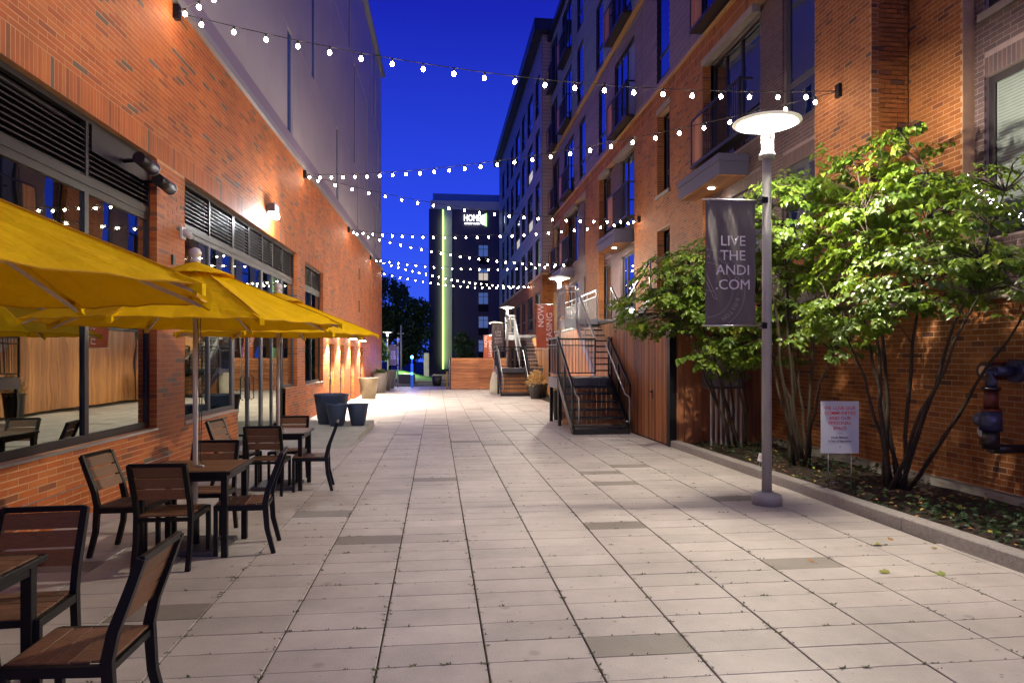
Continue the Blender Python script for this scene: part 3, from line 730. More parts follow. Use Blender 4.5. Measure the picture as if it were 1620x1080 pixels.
for L_ in range(5):
    z = lvl[L_]
    for si, (t_, s0, s1) in enumerate(ST):
        v = 0 if L_ in (2,) else (.10 if L_ > 2 else -.2)
        if L_ < 2:
            if t_ == 'j':
                z0, z1 = (6.2, 8.62) if L_ == 1 else (2.6, 5.25)
                window(FR, s0, s1, z0, z1, v - .06, RB, mull=(s0 + (s1 - s0) * .38, s0 + (s1 - s0) * .7), fw=.07, fm='frame_dark')
            else:
                z0, z1 = (6.3, 8.6) if L_ == 1 else (3.0, 5.25)
                window(FR, s0, s1, z0, z1, v - .06, RB, trans=(z0 + .7,), fw=.09, fm='frame_grey')
        else:
            z0 = z + (.12 if t_ == 'n' else .05); z1 = z + 2.55
            if t_ == 'j': window(FR, s0, s1, z0, z1, v - .03, RB, mull=(s0 + (s1 - s0) * .38, s0 + (s1 - s0) * .7), fw=.06, gm=['glass_pale', 'glass_right', 'glass_right'] if (L_ == 2 and si == 2) else 'glass_right')
            else: window(FR, s0, s1, z0, z1, v - .03, RB, trans=(z0 + .7,), fw=.08)
        if t_ == 'j' and L_ >= 1: juliet(s0, s1, z, v if L_ > 1 else -.02, RB)
    if L_ >= 2: window(FR, 10.75, 12.2, z + .12, z + 2.55, (0 if L_ == 2 else .1) - .03, RB, fw=.08)
jambs(FR, [(18.95, 2.9, 8.6, -1), (15.6, 2.5, 8.75, -1), (26.0, 2.5, 8.75, -1), (33.2, 2.5, 8.75, -1)], .2, 0, 'brick_tan', 'jamb_bricks')
# entrance canopies
for i, (u, lb) in enumerate(((13.6, 'nearest plum metal door canopy with timber soffit and downlight'), (22.0, 'middle plum metal door canopy with timber soffit'), (31.7, 'farthest plum metal door canopy beyond the stairs'))):
    t = thing('door_canopy', lb, 'canopy', (6.3, u, 5.5), group='door canopies on the apartment building', world=True)
    MB().box(u, u + 2.4, -.19, .45, 5.52, 5.8, FR).build('canopy_box', 'canopy_metal', t)
    MB().box(u - .02, u + 2.42, -.19, .475, 5.802, 5.95, FR).build('canopy_cap', 'canopy_metal', t)
    for k in range(6): MB().box(u + .03, u + 2.37, -.17 + k * .1, -.075 + k * .1, 5.50, 5.518, FR, random.random()).build('soffit_board', 'wood_pale', t)
    MB().tube([FR(u + 1.1, .16, 5.497), FR(u + 1.1, .16, 5.49)], .07, 12).build('lamp_lens', 'sconce_glow', t)
    ld = bpy.data.lights.new('canopy_light', 'SPOT'); ld.energy = 90; ld.color = (1, .88, .72); ld.spot_size = R(150); ld.spot_blend = .5; ld.shadow_soft_size = .06
    lo = bpy.data.objects.new('canopy_light', ld); col.objects.link(lo); lo.parent = t; lo.location = FR(u + 1.1, .16, 5.47) - t.location

# ------------------------------------------------------------------ second block
F2 = Fr((5.73, 0), (0, 1), (-1, 0)); F2e = Fr((5.73, 36.7), (1, 0), (0, -1))
B2 = thing('pale_apartment_building', 'pale lap sided apartment block with black roof edge beyond the brick one', 'building', (8, 50, 0), world=True)
tu = lambda px: 5.73 / math.tan(R(6.317) + math.atan((px - 810) / 1075))
cw = [(847.6, 854), (835, 843), (826, 831), (816, 822.6), (808.7, 813), (802, 805), (795, 798.5)]
holes = []
for (p, q) in cw:
    u1_, u0_ = tu(p), tu(q)
    for k in range(5): holes.append((u0_, u1_, 3.3 + k * 3.05 + .0, 3.3 + k * 3.05 + 2.05))
    holes.append((u0_, u1_, .8, 2.5))
wallmesh(F2, 36.7, 62.3, -.1, 19.3, holes, 0, B2, 'void_black', depth=.15, back=6, name='wall')
for (za, zb, nm, m_, bl_, bh_, bd) in ((6.35, 19.3, 'siding', 'siding_white', 3.6, .2, .37), (0, 6.2, 'brick_courses', 'brick_tan', .203, .0677, .5)):
    ps = lay(F2, [(36.71, 62.3, za, zb)], holes, 0, bl_, bh_, .008, bond=bd); m_b = MB()
    for (a, b, c_, d_, v) in ps:
        r_ = random.random()
        if bh_ > .1: m_b.face([F2(a, .003, d_), F2(b, .003, d_), F2(b, .02, c_), F2(a, .02, c_)], r_)
        else: m_b.box(a, b, -.001, .01, c_, d_, F2, r_, skip='k')
    m_b.build(nm, m_, B2, kind='stuff')
m_b = MB()
for (a, b, c_, d_, v) in lay(F2e, [(0, 1.5, 6.35, 19.3)], [], 0, 3.6, .2, .008, bond=.4): m_b.face([F2e(a, .003, d_), F2e(b, .003, d_), F2e(b, .02, c_), F2e(a, .02, c_)], random.random())
m_b.build('siding', 'siding_beige', B2, kind='stuff')
m_b = MB()
for (a, b, c_, d_, v) in lay(F2e, [(0, 1.5, 0, 6.2)], [], 0, .203, .0677, .008): m_b.box(a, b, -.001, .01, c_, d_, F2e, random.random(), skip='k')
m_b.build('brick_courses', 'brick_tan', B2, kind='stuff')
MB().box(36.62, 62.35, -1, .06, 6.2, 6.35, F2).build('trim_band', 'trim_gold', B2)
MB().box(36.2, 62.8, -6, .5, 19.3, 19.95, F2).build('roof_edge', 'frame_dark', B2)
for i, (a, b, c_, d_) in enumerate(holes):
    g_ = 'glass_right'
    if i in (8, 9, 20): g_ = ['glass_lit', 'glass_right']
    window(F2, a, b, c_, d_, -.05, B2, trans=(c_ + .7,), fw=.09, gm=g_)

# ------------------------------------------------------------------ terrace, timber wall
def clad(fr, u0, u1, z0, z1, parent, bw=.095, name='board', m='wood_clad', ztop=None, lim=None):
    n = round((u1 - u0) / bw); ms = [None] * 10
    for i in range(n):
        a, b = u0 + i * (u1 - u0) / n, u0 + (i + 1) * (u1 - u0) / n; k = random.randrange(10)
        if ms[k] is None:
            w_ = (b - a) / 2 - .007; ms[k] = MB().box(-w_, w_, 0, .022, z0, z1, rnd=k / 10).mesh(name, m)
        o = bpy.data.objects.new(name, ms[k]); col.objects.link(o); o.parent = parent
        pos = fr((a + b) / 2, random.uniform(0, .003), 0) - Vector(WORLD.get(parent.name, (0, 0, 0)))
        o.matrix_local = Matrix(((-fr.d.x, fr.n.x, 0, pos.x), (-fr.d.y, fr.n.y, 0, pos.y), (0, 0, 1, pos.z), (0, 0, 0, 1)))
TW = thing('timber_wall', 'vertical board timber wall and door beneath the raised terrace', 'timber wall', (4.4, 15, 0), world=True)
kd = Vector((4.42 - 4.25, 12.5 - 20.0)).normalized(); d_ = (-kd.x, -kd.y)
FT = Fr((4.43, 12.55), d_, (-d_[1], d_[0]))
FT = Fr((4.43, 12.55), (d_[0], d_[1]), (-d_[1], d_[0]))
MB().box(0, 3.9, -1.9, -.002, 0, 2.5, FT).build('wall_core', 'void_black', TW)
clad(FT, .10, 1.9, .03, 2.5, TW); clad(FT, 1.98, 3.9, .03, 2.5, TW)
MB().box(-.06, .09, -.1, .04, 0, 2.56, FT).build('corner_post', 'black_metal', TW)
MB().box(1.91, 1.97, -.002, .02, 0, 2.5, FT).build('door_frame', 'black_metal', TW)
MB().box(0, 3.9, -1.9, .05, 2.502, 2.56, FT).build('terrace_edge', 'frame_dark', TW)
hd = MB(); hd.bar(FT(.95, .024, 1.0), FT(.95, .06, 1.0), .03); hd.bar(FT(.95, .06, 1.0), FT(1.09, .06, 1.0), .02); hd.box(.92, .98, .022, .032, .86, 1.04, FT)
hd.build('handle', 'black_metal', TW)
# return section beside the cabinet
FS = Fr((4.5, 12.52), (1, 0), (0, -1))
T2 = thing('timber_screen', 'orange lit timber screen between the corner post and the utility cabinet', 'timber wall', (5.2, 12.8, 0), world=True)
MB().box(0, 1.9, -.1, -.001, 0, 2.5, FS).build('wall_core', 'void_black', T2)
for i in range(11): MB().box(.02 + i * .17, .02 + i * .17 + .162, 0, .022, .03, 2.48, FS, random.random()).build('board', 'wood_clad', T2)
# far timber wall
T3 = thing('far_timber_wall', 'long timber board wall with a dark framed door behind the lamp posts', 'timber wall', (4.7, 26, 0), world=True)
F3 = Fr((4.95, 18.2), (0, 1), (-1, 0))
MB().box(-2, 19, -1.3, -.002, 0, 2.7, F3).build('wall_core', 'void_black', T3)
clad(F3, -1.9, 9.9, .02, 2.68, T3, bw=.14, m='wood_pale'); clad(F3, 11.1, 19, .02, 2.68, T3, bw=.14, m='wood_pale')
MB().box(9.95, 11.05, -.001, .03, 0, 2.4, F3).build('door', 'wood_clad', T3)
MB().box(9.9, 9.97, -.001, .05, 0, 2.5, F3).build('door_frame', 'black_metal', T3); MB().box(11.03, 11.1, -.001, .05, 0, 2.5, F3).build('door_frame', 'black_metal', T3)
MB().box(-2, 19, -1.35, .04, 2.702, 2.78, F3).build('terrace_edge', 'frame_dark', T3)
# terrace railing
TR = thing('terrace_railing', 'pale metal railing along the terrace above the near stair', 'railing', (5.0, 22, 2.78), world=True)
rl = MB()
rl.box(2.7, 8.0, -.06, -.02, 3.78, 3.82, F3); rl.box(2.7, 8.0, -.055, -.025, 3.6, 3.625, F3); rl.box(2.7, 8.0, -.055, -.025, 2.86, 2.89, F3)
rl.build('handrail', 'rail_grey', TR)
for k in range(5): MB().box(2.72 + k * 1.3, 2.76 + k * 1.3, -.06, -.02, 2.785, 3.78, F3).build('post', 'rail_grey', TR)
bb = MB(); u = 2.8
while u < 7.95: bb.box(u, u + .012, -.046, -.034, 2.89, 3.6, F3); u += .11
bb.build('balusters', 'rail_grey', TR)

# ------------------------------------------------------------------ stairs
def make_stair():
    t = thing('metal_staircase', 'near black steel staircase with open treads rising to the terrace', 'staircase', (0, 0, 0))
    W = 1.25; rise, run, n = .17, .28, 7; zl = rise * n; yl = run * (n - 1) + .1
    for s_ in (-1, 1):
        x = s_ * (W / 2); MB().bar((x, -.12, .02), (x, yl + .02, zl - .02), .03, .26, up=(0, 0, 1)).build('stringer', 'black_metal', t)
    for k in range(n - 1):
        MB().box(-W / 2 + .02, W / 2 - .02, k * run - .02, k * run + .25, rise * (k + 1) - .04, rise * (k + 1)).build('tread', 'black_metal', t)
        MB().box(-W / 2 + .03, W / 2 - .03, k * run - .024, k * run - .0205, rise * (k + 1) - .012, rise * (k + 1) - .002).build('tread_nosing', 'frame_grey', t)
    MB().box(-W / 2 - .02, W / 2 + .02, -.14, -.06, 0, .12).build('foot_plate', 'black_metal', t)
    X1 = W / 2 + 1.2
    MB().box(-W / 2, X1, yl, yl + 1.4, zl - .05, zl).build('landing', 'frame_grey', t)
    for i in range(18): MB().box(-W / 2 + .12 + i * .125, -W / 2 + .12 + i * .125 + .116, yl + .12, yl + .14, .02, zl - .28, rnd=random.random()).build('skirt_board', 'wood_pale', t)  # paler wood puts the light falling through the stair into the boards
    f = MB(); f.box(-W / 2 - .02, X1, yl - .03, yl - .001, zl - .27, zl + .004); f.box(-W / 2 - .03, -W / 2 - .002, yl - .03, yl + 1.4, zl - .27, zl + .003); f.box(-W / 2, X1, yl + 1.401, yl + 1.43, zl - .27, zl + .004)
    f.build('landing_fascia', 'frame_grey', t)
    for (x, y) in ((-W / 2 + .04, yl + .06), (-W / 2 + .04, yl + 1.3)): MB().box(x - .04, x + .04, y - .04, y + .04, 0, zl - .05).build('support_post', 'black_metal', t)
    # flight railings
    for s_ in (-1, 1):
        x = s_ * (W / 2 + .02); sl = zl / yl
        a, b = Vector((x, -.1, .12)), Vector((x, yl, zl + .05))
        top = lambda p: p + Vector((0, 0, .95))
        r_ = MB(); r_.bar(top(a), top(b), .045, .05); r_.bar(a + Vector((0, 0, .06)), b + Vector((0, 0, .06)), .03, .03)
        for q in (0, .5, 1): p = a.lerp(b, q); r_.bar(p, top(p), .04)
        ro = r_.build('stair_rail', 'black_metal', t)
        m_ = MB(); N_ = 26
        for i in range(1, N_): p = a.lerp(b, i / N_); m_.bar(p + Vector((0, 0, .05)), top(p), .008)
        m_.build('balusters', 'black_metal', ro)
        h_ = MB(); xi = x - s_ * .08
        q = [Vector((xi, yl, zl + .75)), Vector((xi, -.1, .85)), Vector((xi, -.34, .85)), Vector((xi, -.36, .3)), Vector((xi, -.12, .28))]
        h_.tube([Vector((xi, yl, zl + .85)), Vector((xi, .0, .88)), Vector((xi, -.3, .84)), Vector((xi, -.36, .78)), Vector((xi, -.36, .35)), Vector((xi, -.3, .28)), Vector((xi, -.1, .28))], .018, 8)
        h_.build('handrail', 'rail_grey', t)
    # landing rails
    def rail(p, q, nm='landing_rail', m='black_metal', nb=14, H_=1.0):
        r_ = MB(); p, q = Vector(p), Vector(q); up = Vector((0, 0, 1))
        r_.bar(p + up * H_, q + up * H_, .045, .045); r_.bar(p + up * (H_ - .17), q + up * (H_ - .17), .025); r_.bar(p + up * .09, q + up * .09, .03)
        for e_ in (p, q): r_.bar(e_, e_ + up * H_, .045)
        o = r_.build(nm, m, t); b_ = MB()
        for i in range(1, nb): e_ = p.lerp(q, i / nb); b_.bar(e_ + up * .09, e_ + up * H_, .011)
        b_.build('balusters', m, o)
    rail((-W / 2, yl + 1.38, zl), (W / 2 + .0, yl + 1.38, zl)); rail((-W / 2, yl + .02, zl), (-W / 2, yl + 1.38, zl)); rail((X1, yl + .02, zl), (X1, yl + 1.4, zl)); rail((W / 2 + .1, yl + .02, zl), (X1, yl + .02, zl))
    # upper flight, left side paler: lamplight put into its colour
    y2 = yl + 1.43; z2 = zl; xa, xb = W / 2, W / 2 + 1.1; n2_ = 10; zt = z2 + .168 * n2_; yt = y2 + .27 * (n2_ - 1)
    for x, m_ in ((xa, 'rail_grey'), (xb, 'black_metal')): MB().bar((x, y2 - .05, z2 - .08), (x, yt, zt - .1), .03, .25).build('stringer', m_, t)
    for k in range(n2_ - 1): MB().box(xa + .02, xb - .02, y2 + k * .27, y2 + k * .27 + .26, z2 + .168 * (k + 1) - .035, z2 + .168 * (k + 1)).build('tread', 'black_metal', t)
    MB().box(xa - .35, xb + .1, yt, yt + 1.1, zt - .05, zt).build('landing', 'stone', t)
    MB().box(xa - .37, xb + .12, yt - .03, yt - .001, zt - .27, zt + .003).build('landing_fascia', 'rail_grey', t)
    MB().box(xa - .38, xa - .352, yt - .03, yt + 1.1, zt - .27, zt + .003).build('landing_fascia', 'rail_grey', t)
    for x in (xa, xb):
        a, b = Vector((x, y2, z2 + .1)), Vector((x, yt, zt + .02)); r_ = MB()
        r_.bar(a + Vector((0, 0, .95)), b + Vector((0, 0, .95)), .045, .05); r_.bar(a, b, .025)
        for q in (0, .5, 1): p = a.lerp(b, q); r_.bar(p, p + Vector((0, 0, .95)), .04)
        ro = r_.build('stair_rail', 'rail_grey' if x == xa else 'black_metal', t); m_ = MB()
        for i in range(1, 28): p = a.lerp(b, i / 28); m_.bar(p, p + Vector((0, 0, .95)), .008)
        m_.build('balusters', 'rail_grey' if x == xa else 'black_metal', ro)
    rail((xa - .36, yt, zt), (xa, yt, zt), m='rail_grey', nb=5); rail((xa - .36, yt, zt), (xa - .36, yt + 1.1, zt), m='rail_grey', nb=12)  # upper landing rails paler too, with lamplight put into the colour
    # return flight toward the camera
    for x in (xb + .12, xb + 1.1): MB().bar((x, yt + .6, z2 + .35), (x, yl + .4, zt + .35), .05, .26).build('stringer', 'black_metal', t)
    r_ = MB(); r_.bar((xb + .12, yt + .6, z2 + 1.35), (xb + .12, yl + .4, zt + 1.35), .05, .05)
    for q in (0, .33, .66, 1): p = Vector((xb + .12, yt + .6, z2 + .35)).lerp(Vector((xb + .12, yl + .4, zt + .35)), q); r_.bar(p, p + Vector((0, 0, 1)), .04)
    r_.build('stair_rail', 'frame_grey', t)
    return t
st = make_stair(); st.location = (3.62, 14.82, 0)
dup(st, (3.42, 29.6, 0), label='farther black steel staircase beside the grey planted pots and timber fence')

# ================================================================== LAMPS + BANNERS
def make_lamp():
    t = thing('lamp_post', 'nearest grey lamp post with glowing disc head standing by the kerb', 'lamp post', (0, 0, 0), group='lamp posts along the alley')
    MB().lathe([(.165, 0), (.168, .09), (.16, .115), (.10, .135), (.075, .15)], n=32).build('base', 'pole_metal', t)
    MB().lathe([(.056, .14), (.054, 2.2), (.050, 4.0)], n=20).build('pole', 'pole_metal', t)
    MB().lathe([(.06, 3.99), (.088, 4.0), (.09, 4.05), (.075, 4.06), (.06, 4.09)], n=20).build('collar', 'pole_metal', t)
    MB().lathe([(.05, 4.085), (.052, 4.20)], n=16).build('lamp_lens', 'lamp_tube', t)
    MB().lathe([(.028, 4.2), (.024, 4.36)], n=12).build('lamp_stem', 'lamp_white', t)
    for x, y in ((.062, -.02), (-.03, .055)): MB().bar((x, y, 4.05), (x, y, 4.40), .014, .03).build('bracket_arm', 'rail_grey', t)
    d = MB().lathe([(.04, 4.365), (.2, 4.375), (.33, 4.39), (.382, 4.41), (.378, 4.42), (.25, 4.455), (.10, 4.49), (.03, 4.5)], n=40)
    d.build('lamp_shade', 'lamp_white', t)
    MB().lathe([(.05, 4.352), (.15, 4.356), (.17, 4.366)], n=24).build('shade_glow_disc', 'lamp_glow', t)  # added glowing disc, stands in for light the shade reflects downwards
    ld = bpy.data.lights.new('lamp_light', 'POINT'); ld.energy = LAMP_W; ld.color = (1, .90, .70); ld.shadow_soft_size = .075
    lo = bpy.data.objects.new('lamp_light', ld); col.objects.link(lo); lo.parent = t; lo.location = (0, 0, 4.27)
    return t
LAMP_W = 2250
lamp = make_lamp(); lamp.location = (3.80, 7.5, 0)
def dim(root, k):
    for c in root.children:
        if c.type == 'LIGHT': c.data = c.data.copy(); c.data.energy *= k
    return root
dim(dup(lamp, (4.18, 23.0, 0), .8, 'second lamp post, rising behind the near staircase landing'), .6)
dim(dup(lamp, (3.45, 33.3, 0), 1.6, 'third lamp post, beside the dark banner above the far staircase', scale=(1, 1, .94)), .35)
dim(dup(lamp, (3.0, 35.1, 0), .4, 'short lamp post standing in front of the horizontal timber fence', scale=(.95, .95, .79)), .3)
dim(dup(lamp, (-3.6, 50.7, 0), .2, 'farthest lamp post, beyond the corner of the orange brick building', scale=(1, 1, .8)), .5)
dim(dup(lamp, (3.9, -6.6, 0), .2, 'lamp post behind the viewer, beside the planting bed'), .42)
def banner(x0, x1, y, z0, z1, m, label, kind_, pole_x):
    t = thing('banner', label, 'banner', (0, y, 0), group='banners hung on the lamp posts', world=True)
    W, H_ = x1 - x0, z1 - z0; b = MB(); nx, nz = 16, 24
    P = [[(x0 + W * i / nx, y + .012 * math.sin(i * .9 + j * .22) * math.sin(math.pi * j / nz) + .006 * math.sin(i * 2.1 + j * .9), z0 + H_ * j / nz) for j in range(nz + 1)] for i in range(nx + 1)]
    for i in range(nx):
        for j in range(nz): b.face([P[i][j], P[i + 1][j], P[i + 1][j + 1], P[i][j + 1]], smooth=True)
    o = b.weld().build('banner_cloth', m, t); sm = o.modifiers.new('thickness', 'SOLIDIFY'); sm.thickness = .003
    for z in (z0 + .01, z1 - .01):
        MB().tube([(x0 - .03, y, z), (pole_x, y, z)], .011, 8).build('banner_arm', 'steel', t)
        MB().box(pole_x - .08, pole_x + .02, y - .05, y + .05, z - .035, z + .035).build('clamp', 'black_metal', t)
    rx = R(90); yy = y - .03
    off = Vector((0, y, 0))
    if kind_ == 'live':
        for k, (s_, dx) in enumerate((('LIVE', 0), ('THE', 0), ('ANDI', .01), ('.COM', .0))):
            text('lettering', s_, H_ * .112, Vector(((x0 + x1) / 2 + W * .03, yy, z1 - H_ * (.335 + k * .114))) - off, (rx, 0, 0), 'print_light', t, xs=1.02)
    else:
        text('lettering', 'NOW', W * .47, Vector((x0 + W * .27, yy, z0 + H_ * .73)) - off, (rx, -R(90), 0), 'print_light', t)
        text('lettering', 'LEASING', W * .47, Vector((x0 + W * .74, yy, z0 + H_ * .44)) - off, (rx, -R(90), 0), 'print_light', t)
    return t
# banner 1
bn = banner(3.06, 3.66, 7.5, 2.055, 3.52, 'banner_grey', 'dark grey banner lettered LIVE THE ANDI .COM with a seal, on the nearest lamp post', 'live', 3.8)
cx, cz = 3.06, 2.47
for r_, w_ in ((.465, .005), (.315, .005)):
    m_ = MB(); N_ = 40
    for i in range(N_):
        a, b = -math.pi / 2 + math.pi * i / N_, -math.pi / 2 + math.pi * (i + 1) / N_
        q = [(cx + rr * math.cos(t_), 7.472, cz + rr * math.sin(t_)) for rr, t_ in ((r_ - w_, a), (r_, a), (r_, b), (r_ - w_, b))]
        if all(2.06 < p[2] < 3.5 for p in q): m_.face(q)
    m_.build('seal_ring', 'print_faint', bn)
for i, ch in enumerate('A LUCTOR PORT - BOSTON'):
    pass
arc = [('A', 86), ('L', 76), ('U', 68), ('G', 60), ('H', 52), ('P', 28), ('O', 20), ('R', 12), ('T', 4), ('-', -7), ('B', -16), ('O', -25), ('S', -33), ('T', -41), ('O', -49), ('N', -57)]
for ch, dg in arc:
    a = R(dg); rr = .385
    p = Vector((cx + rr * math.cos(a), 7.471, cz + rr * math.sin(a)))
    if p.z < 2.08: continue
    text('lettering', ch, .066, p - Vector((0, 7.5, 0)), (R(90), R(90 - dg), 0), 'print_faint', bn, extrude=.0008)
m_ = MB()
for (a, b) in (((0, .3), (.11, .06)), ((.11, .06), (.125, .01)), ((.125, .01), (.09, .03)), ((.09, .03), (0, .22)), ((0, .12), (.09, .10))):
    m_.bar((cx + a[0], 7.472, cz + a[1] - .12), (cx + b[0], 7.472, cz + b[1] - .12), .006, .006, up=(0, 1, 0))
m_.build('seal_emblem', 'print_faint', bn)
banner(3.38, 4.0, 23.0, 2.0, 3.52, 'banner_rust', 'rust orange banner lettered NOW LEASING on the second lamp post', 'now', 4.18)
banner(2.68, 3.28, 33.3, 2.0, 3.4, 'banner_grey', 'dark grey banner lettered LIVE THE ANDI .COM behind the far staircase', 'live', 3.45)
banner(2.4, 2.88, 35.1, 1.62, 2.85, 'banner_rust', 'small rust orange banner lettered NOW LEASING above the timber fence', 'now', 3.0)
bp = thing('banner_post', 'slim post with white cap carrying the far grey banner', 'post', (-2.22, 39.4, 0))
MB().tube([(0, 0, 0), (0, 0, 2.6)], .035, 10).build('pole', 'pole_metal', bp); MB().lathe([(.05, 2.6), (.03, 2.7), (.06, 2.78), (.02, 2.84)], n=12).build('finial', 'camera_white', bp)
banner(-2.72, -2.27, 39.4, 1.25, 2.4, 'banner_grey', 'far grey banner lettered LIVE THE ANDI .COM on the slim post', 'live', -2.22)

# ================================================================== STRING LIGHTS
bulb_me = MB().lathe([(.012, .032), (.022, .02), (.028, 0), (.022, -.022), (.007, -.031)], n=8).mesh('bulb', 'bulb')
sock_me = MB().lathe([(.014, .032), (.016, .075), (.008, .085)], n=6).mesh('socket', 'cable')
def string(A, B, sag, label, sp=.45, first=.3):
    A, B = Vector(A), Vector(B); t = thing('string_lights', label, 'string lights', A, group='bulb strings crossing the alley')
    L_ = (B - A).length; N_ = 40
    P = lambda q: A.lerp(B, q) - Vector((0, 0, sag * 4 * q * (1 - q)))
    MB().tube([P(i / N_) - A for i in range(N_ + 1)], .007, 5).build('cable', 'cable', t)
    s_ = first
    while s_ < L_ - .1:
        p = P(s_ / L_) - A; o = bpy.data.objects.new('bulb', bulb_me); col.objects.link(o); o.parent = t; o.location = p - Vector((0, 0, .085))
        o.rotation_euler = (random.gauss(0, .05), random.gauss(0, .05), 0)
        k = bpy.data.objects.new('socket', sock_me); col.objects.link(k); k.parent = t; k.location = p - Vector((0, 0, .085)); s_ += sp
    return t
Lh = [FL(u, .03, 6.6) for u in (2.0, 10.06, 18.65, 26.6, 33.9, 39.6)]
Rh = [Vector((6.17, 9.85, 5.8)), Vector((6.26, 20.6, 6.0)), Vector((6.26, 31.3, 6.1)), Vector((5.7, 41.5, 6.1))]
names = ['first bulb string, from the near left wall hook to the brick pier at right', 'second bulb string, running back from the brick pier to the middle left hook', 'bulb string sloping from the middle left hook down to the apartment wall',
         'bulb string returning from the apartment wall to the third left hook', 'low bulb string crossing in front of the hotel from the third left hook', 'bulb string running back to the fourth left hook', 'lowest far bulb string, from the fourth left hook', 'last bulb string, ending at the far corner of the brick building']
seq = [Lh[1], Rh[0], Lh[2], Rh[1], Lh[3], Rh[2], Lh[4], Rh[3], Lh[5]]
for i in range(8): string(seq[i], seq[i + 1], SAG[i] if 'SAG' in globals() else .35, names[i], first=.35)
string(Lh[1], (6.17, -1.0, 5.9), .35, 'overhead bulb string leaving the first left hook towards the viewer')
string(Lh[0], (6.17, -1.0, 5.9), .35, 'overhead bulb string above and behind the viewer')
for i, h_ in enumerate(Lh[1:] + Rh):
    o = MB().box(-.05, .05, -.05, .05, -.1, .1).build('wall_hook', 'black_metal', loc=h_); tag(o, ['black wall hook above the big shop window, first bulb string', 'black wall hook high on the brick past the floodlight', 'black wall hook above the third louvred window', 'black wall hook above the narrow lit doorways', 'black wall hook at the far corner of the orange brick building', 'black hook on the tan brick pier right of the nearest lamp', 'black hook on the tan wall above the middle door canopy', 'black hook on the wall above the farthest door canopy', 'black hook on the pale sided apartment block'][i], 'hook', 'hooks for the bulb strings')

# ================================================================== FURNITURE
def slat(mb_args, parent, m='slat_brown', name='slat'):
    return MB().box(*mb_args, rnd=random.random()).build(name, m, parent, bevel=.003)
def make_chair():
    t = thing('patio_chair', 'x', 'chair', (0, 0, 0), group='slatted patio chairs at the umbrella tables')
    W = .45; x = W / 2 - .017
    for s_ in (-1, 1):
        MB().bar((s_ * x, -.20, 0), (s_ * x, -.20, .43), .035, .035).build('leg', 'black_metal', t, bevel=.003)
        back = [(s_ * x, .27, 0), (s_ * x, .215, .22), (s_ * x, .20, .44), (s_ * x, .225, .56), (s_ * x, .285, .72), (s_ * x, .335, .86)]
        b_ = MB()
        i0 = len(b_.v); hw = .0175
        for k, p in enumerate(back):
            dd = (Vector(back[min(k + 1, 5)]) - Vector(back[max(k - 1, 0)])).normalized(); nn = Vector((0, dd.z, -dd.y)) * (.018 + .006 * (1 - abs(p[2] - .45) / .45))
            for sx_, sn in ((-hw, -1), (hw, -1), (hw, 1), (-hw, 1)): b_.v.append((p[0] + sx_, p[1] + nn.y * sn, p[2] + nn.z * sn))
        for k in range(5):
            for j in range(4): q = (j + 1) % 4; b_.f.append((i0 + k * 4 + j, i0 + k * 4 + q, i0 + k * 4 + 4 + q, i0 + k * 4 + 4 + j)); b_.r.append(.5); b_.sm.append(False)
        b_.f.append((i0, i0 + 3, i0 + 2, i0 + 1)); b_.r.append(.5); b_.sm.append(False); b_.f.append((i0 + 20, i0 + 21, i0 + 22, i0 + 23)); b_.r.append(.5); b_.sm.append(False)
        b_.build('leg', 'black_metal', t)
    f = MB(); f.bar((-x, -.2, .415), (x, -.2, .415), .03, .035); f.bar((-x - .0, .2, .40), (x, .2, .40), .03, .03)
    for s_ in (-1, 1): f.bar((s_ * x, -.2, .41), (s_ * x, .2, .40), .03, .045)
    f.build('seat_frame', 'black_metal', t)
    for k in range(5):
        y = -.205 + k * .083
        MB().box(-x + .018, x - .018, y, y + .078, .424 - .004 * math.sin(k * .8), .437 - .004 * math.sin(k * .8), rnd=random.random()).build('seat_slat', 'slat_brown', t, bevel=.003)
    MB().bar((-x, .336, .855), (x, .336, .855), .022, .03).build('top_rail', 'black_metal', t)
    def by(z): return .225 + (z - .56) * .39
    for k in range(3):
        z0 = .565 + k * .094; z1 = z0 + .083; s_ = MB(); r_ = random.random()
        A = Vector((0, by(z0) - .006, z0)); B = Vector((0, by(z1) - .006, z1)); n_ = Vector((0, -.012, .004)); X = Vector((x - .018, 0, 0))
        v = [A - X, A + X, B + X, B - X, A - X + n_, A + X + n_, B + X + n_, B - X + n_]
        for q in ((0, 1, 2, 3), (7, 6, 5, 4), (0, 4, 5, 1), (1, 5, 6, 2), (2, 6, 7, 3), (3, 7, 4, 0)): s_.face([v[j] for j in q], r_)
        s_.build('back_slat', 'slat_brown', t)
    return t
CH = [(-1.56, 3.20, -90, 'nearest patio chair, in the lower left corner, its back to the paving'),
      (-2.15, 3.72, 4, 'patio chair at the far side of the nearest table, cut by the left edge'),
      (-2.64, 6.30, 84, 'patio chair between the brick wall and the middle table'),
      (-2.17, 5.92, 179, 'patio chair on the near side of the middle table, back to the viewer'),
      (-1.70, 6.28, -84, 'patio chair on the paving side of the middle table'),
      (-2.2, 6.78, 0, 'patio chair on the far side of the middle table, behind the umbrella pole'),
      (-2.1, 8.85, 180, 'patio chair on the near side of the farthest table, back to the viewer'),
      (-2.62, 9.4, 80, 'patio chair between the glass door wall and the farthest table'),
      (-1.62, 9.05, -84, 'patio chair on the paving side of the farthest table'),
      (-2.03, 9.62, 0, 'patio chair on the far side of the farthest table')]
ch0 = make_chair()
for i, (x, y, rz, lb) in enumerate(CH):
    o = ch0 if i == 0 else dup(ch0, (0, 0, 0))
    o.location = (x, y, 0); o.rotation_euler = (0, 0, R(rz)); o['label'] = lb
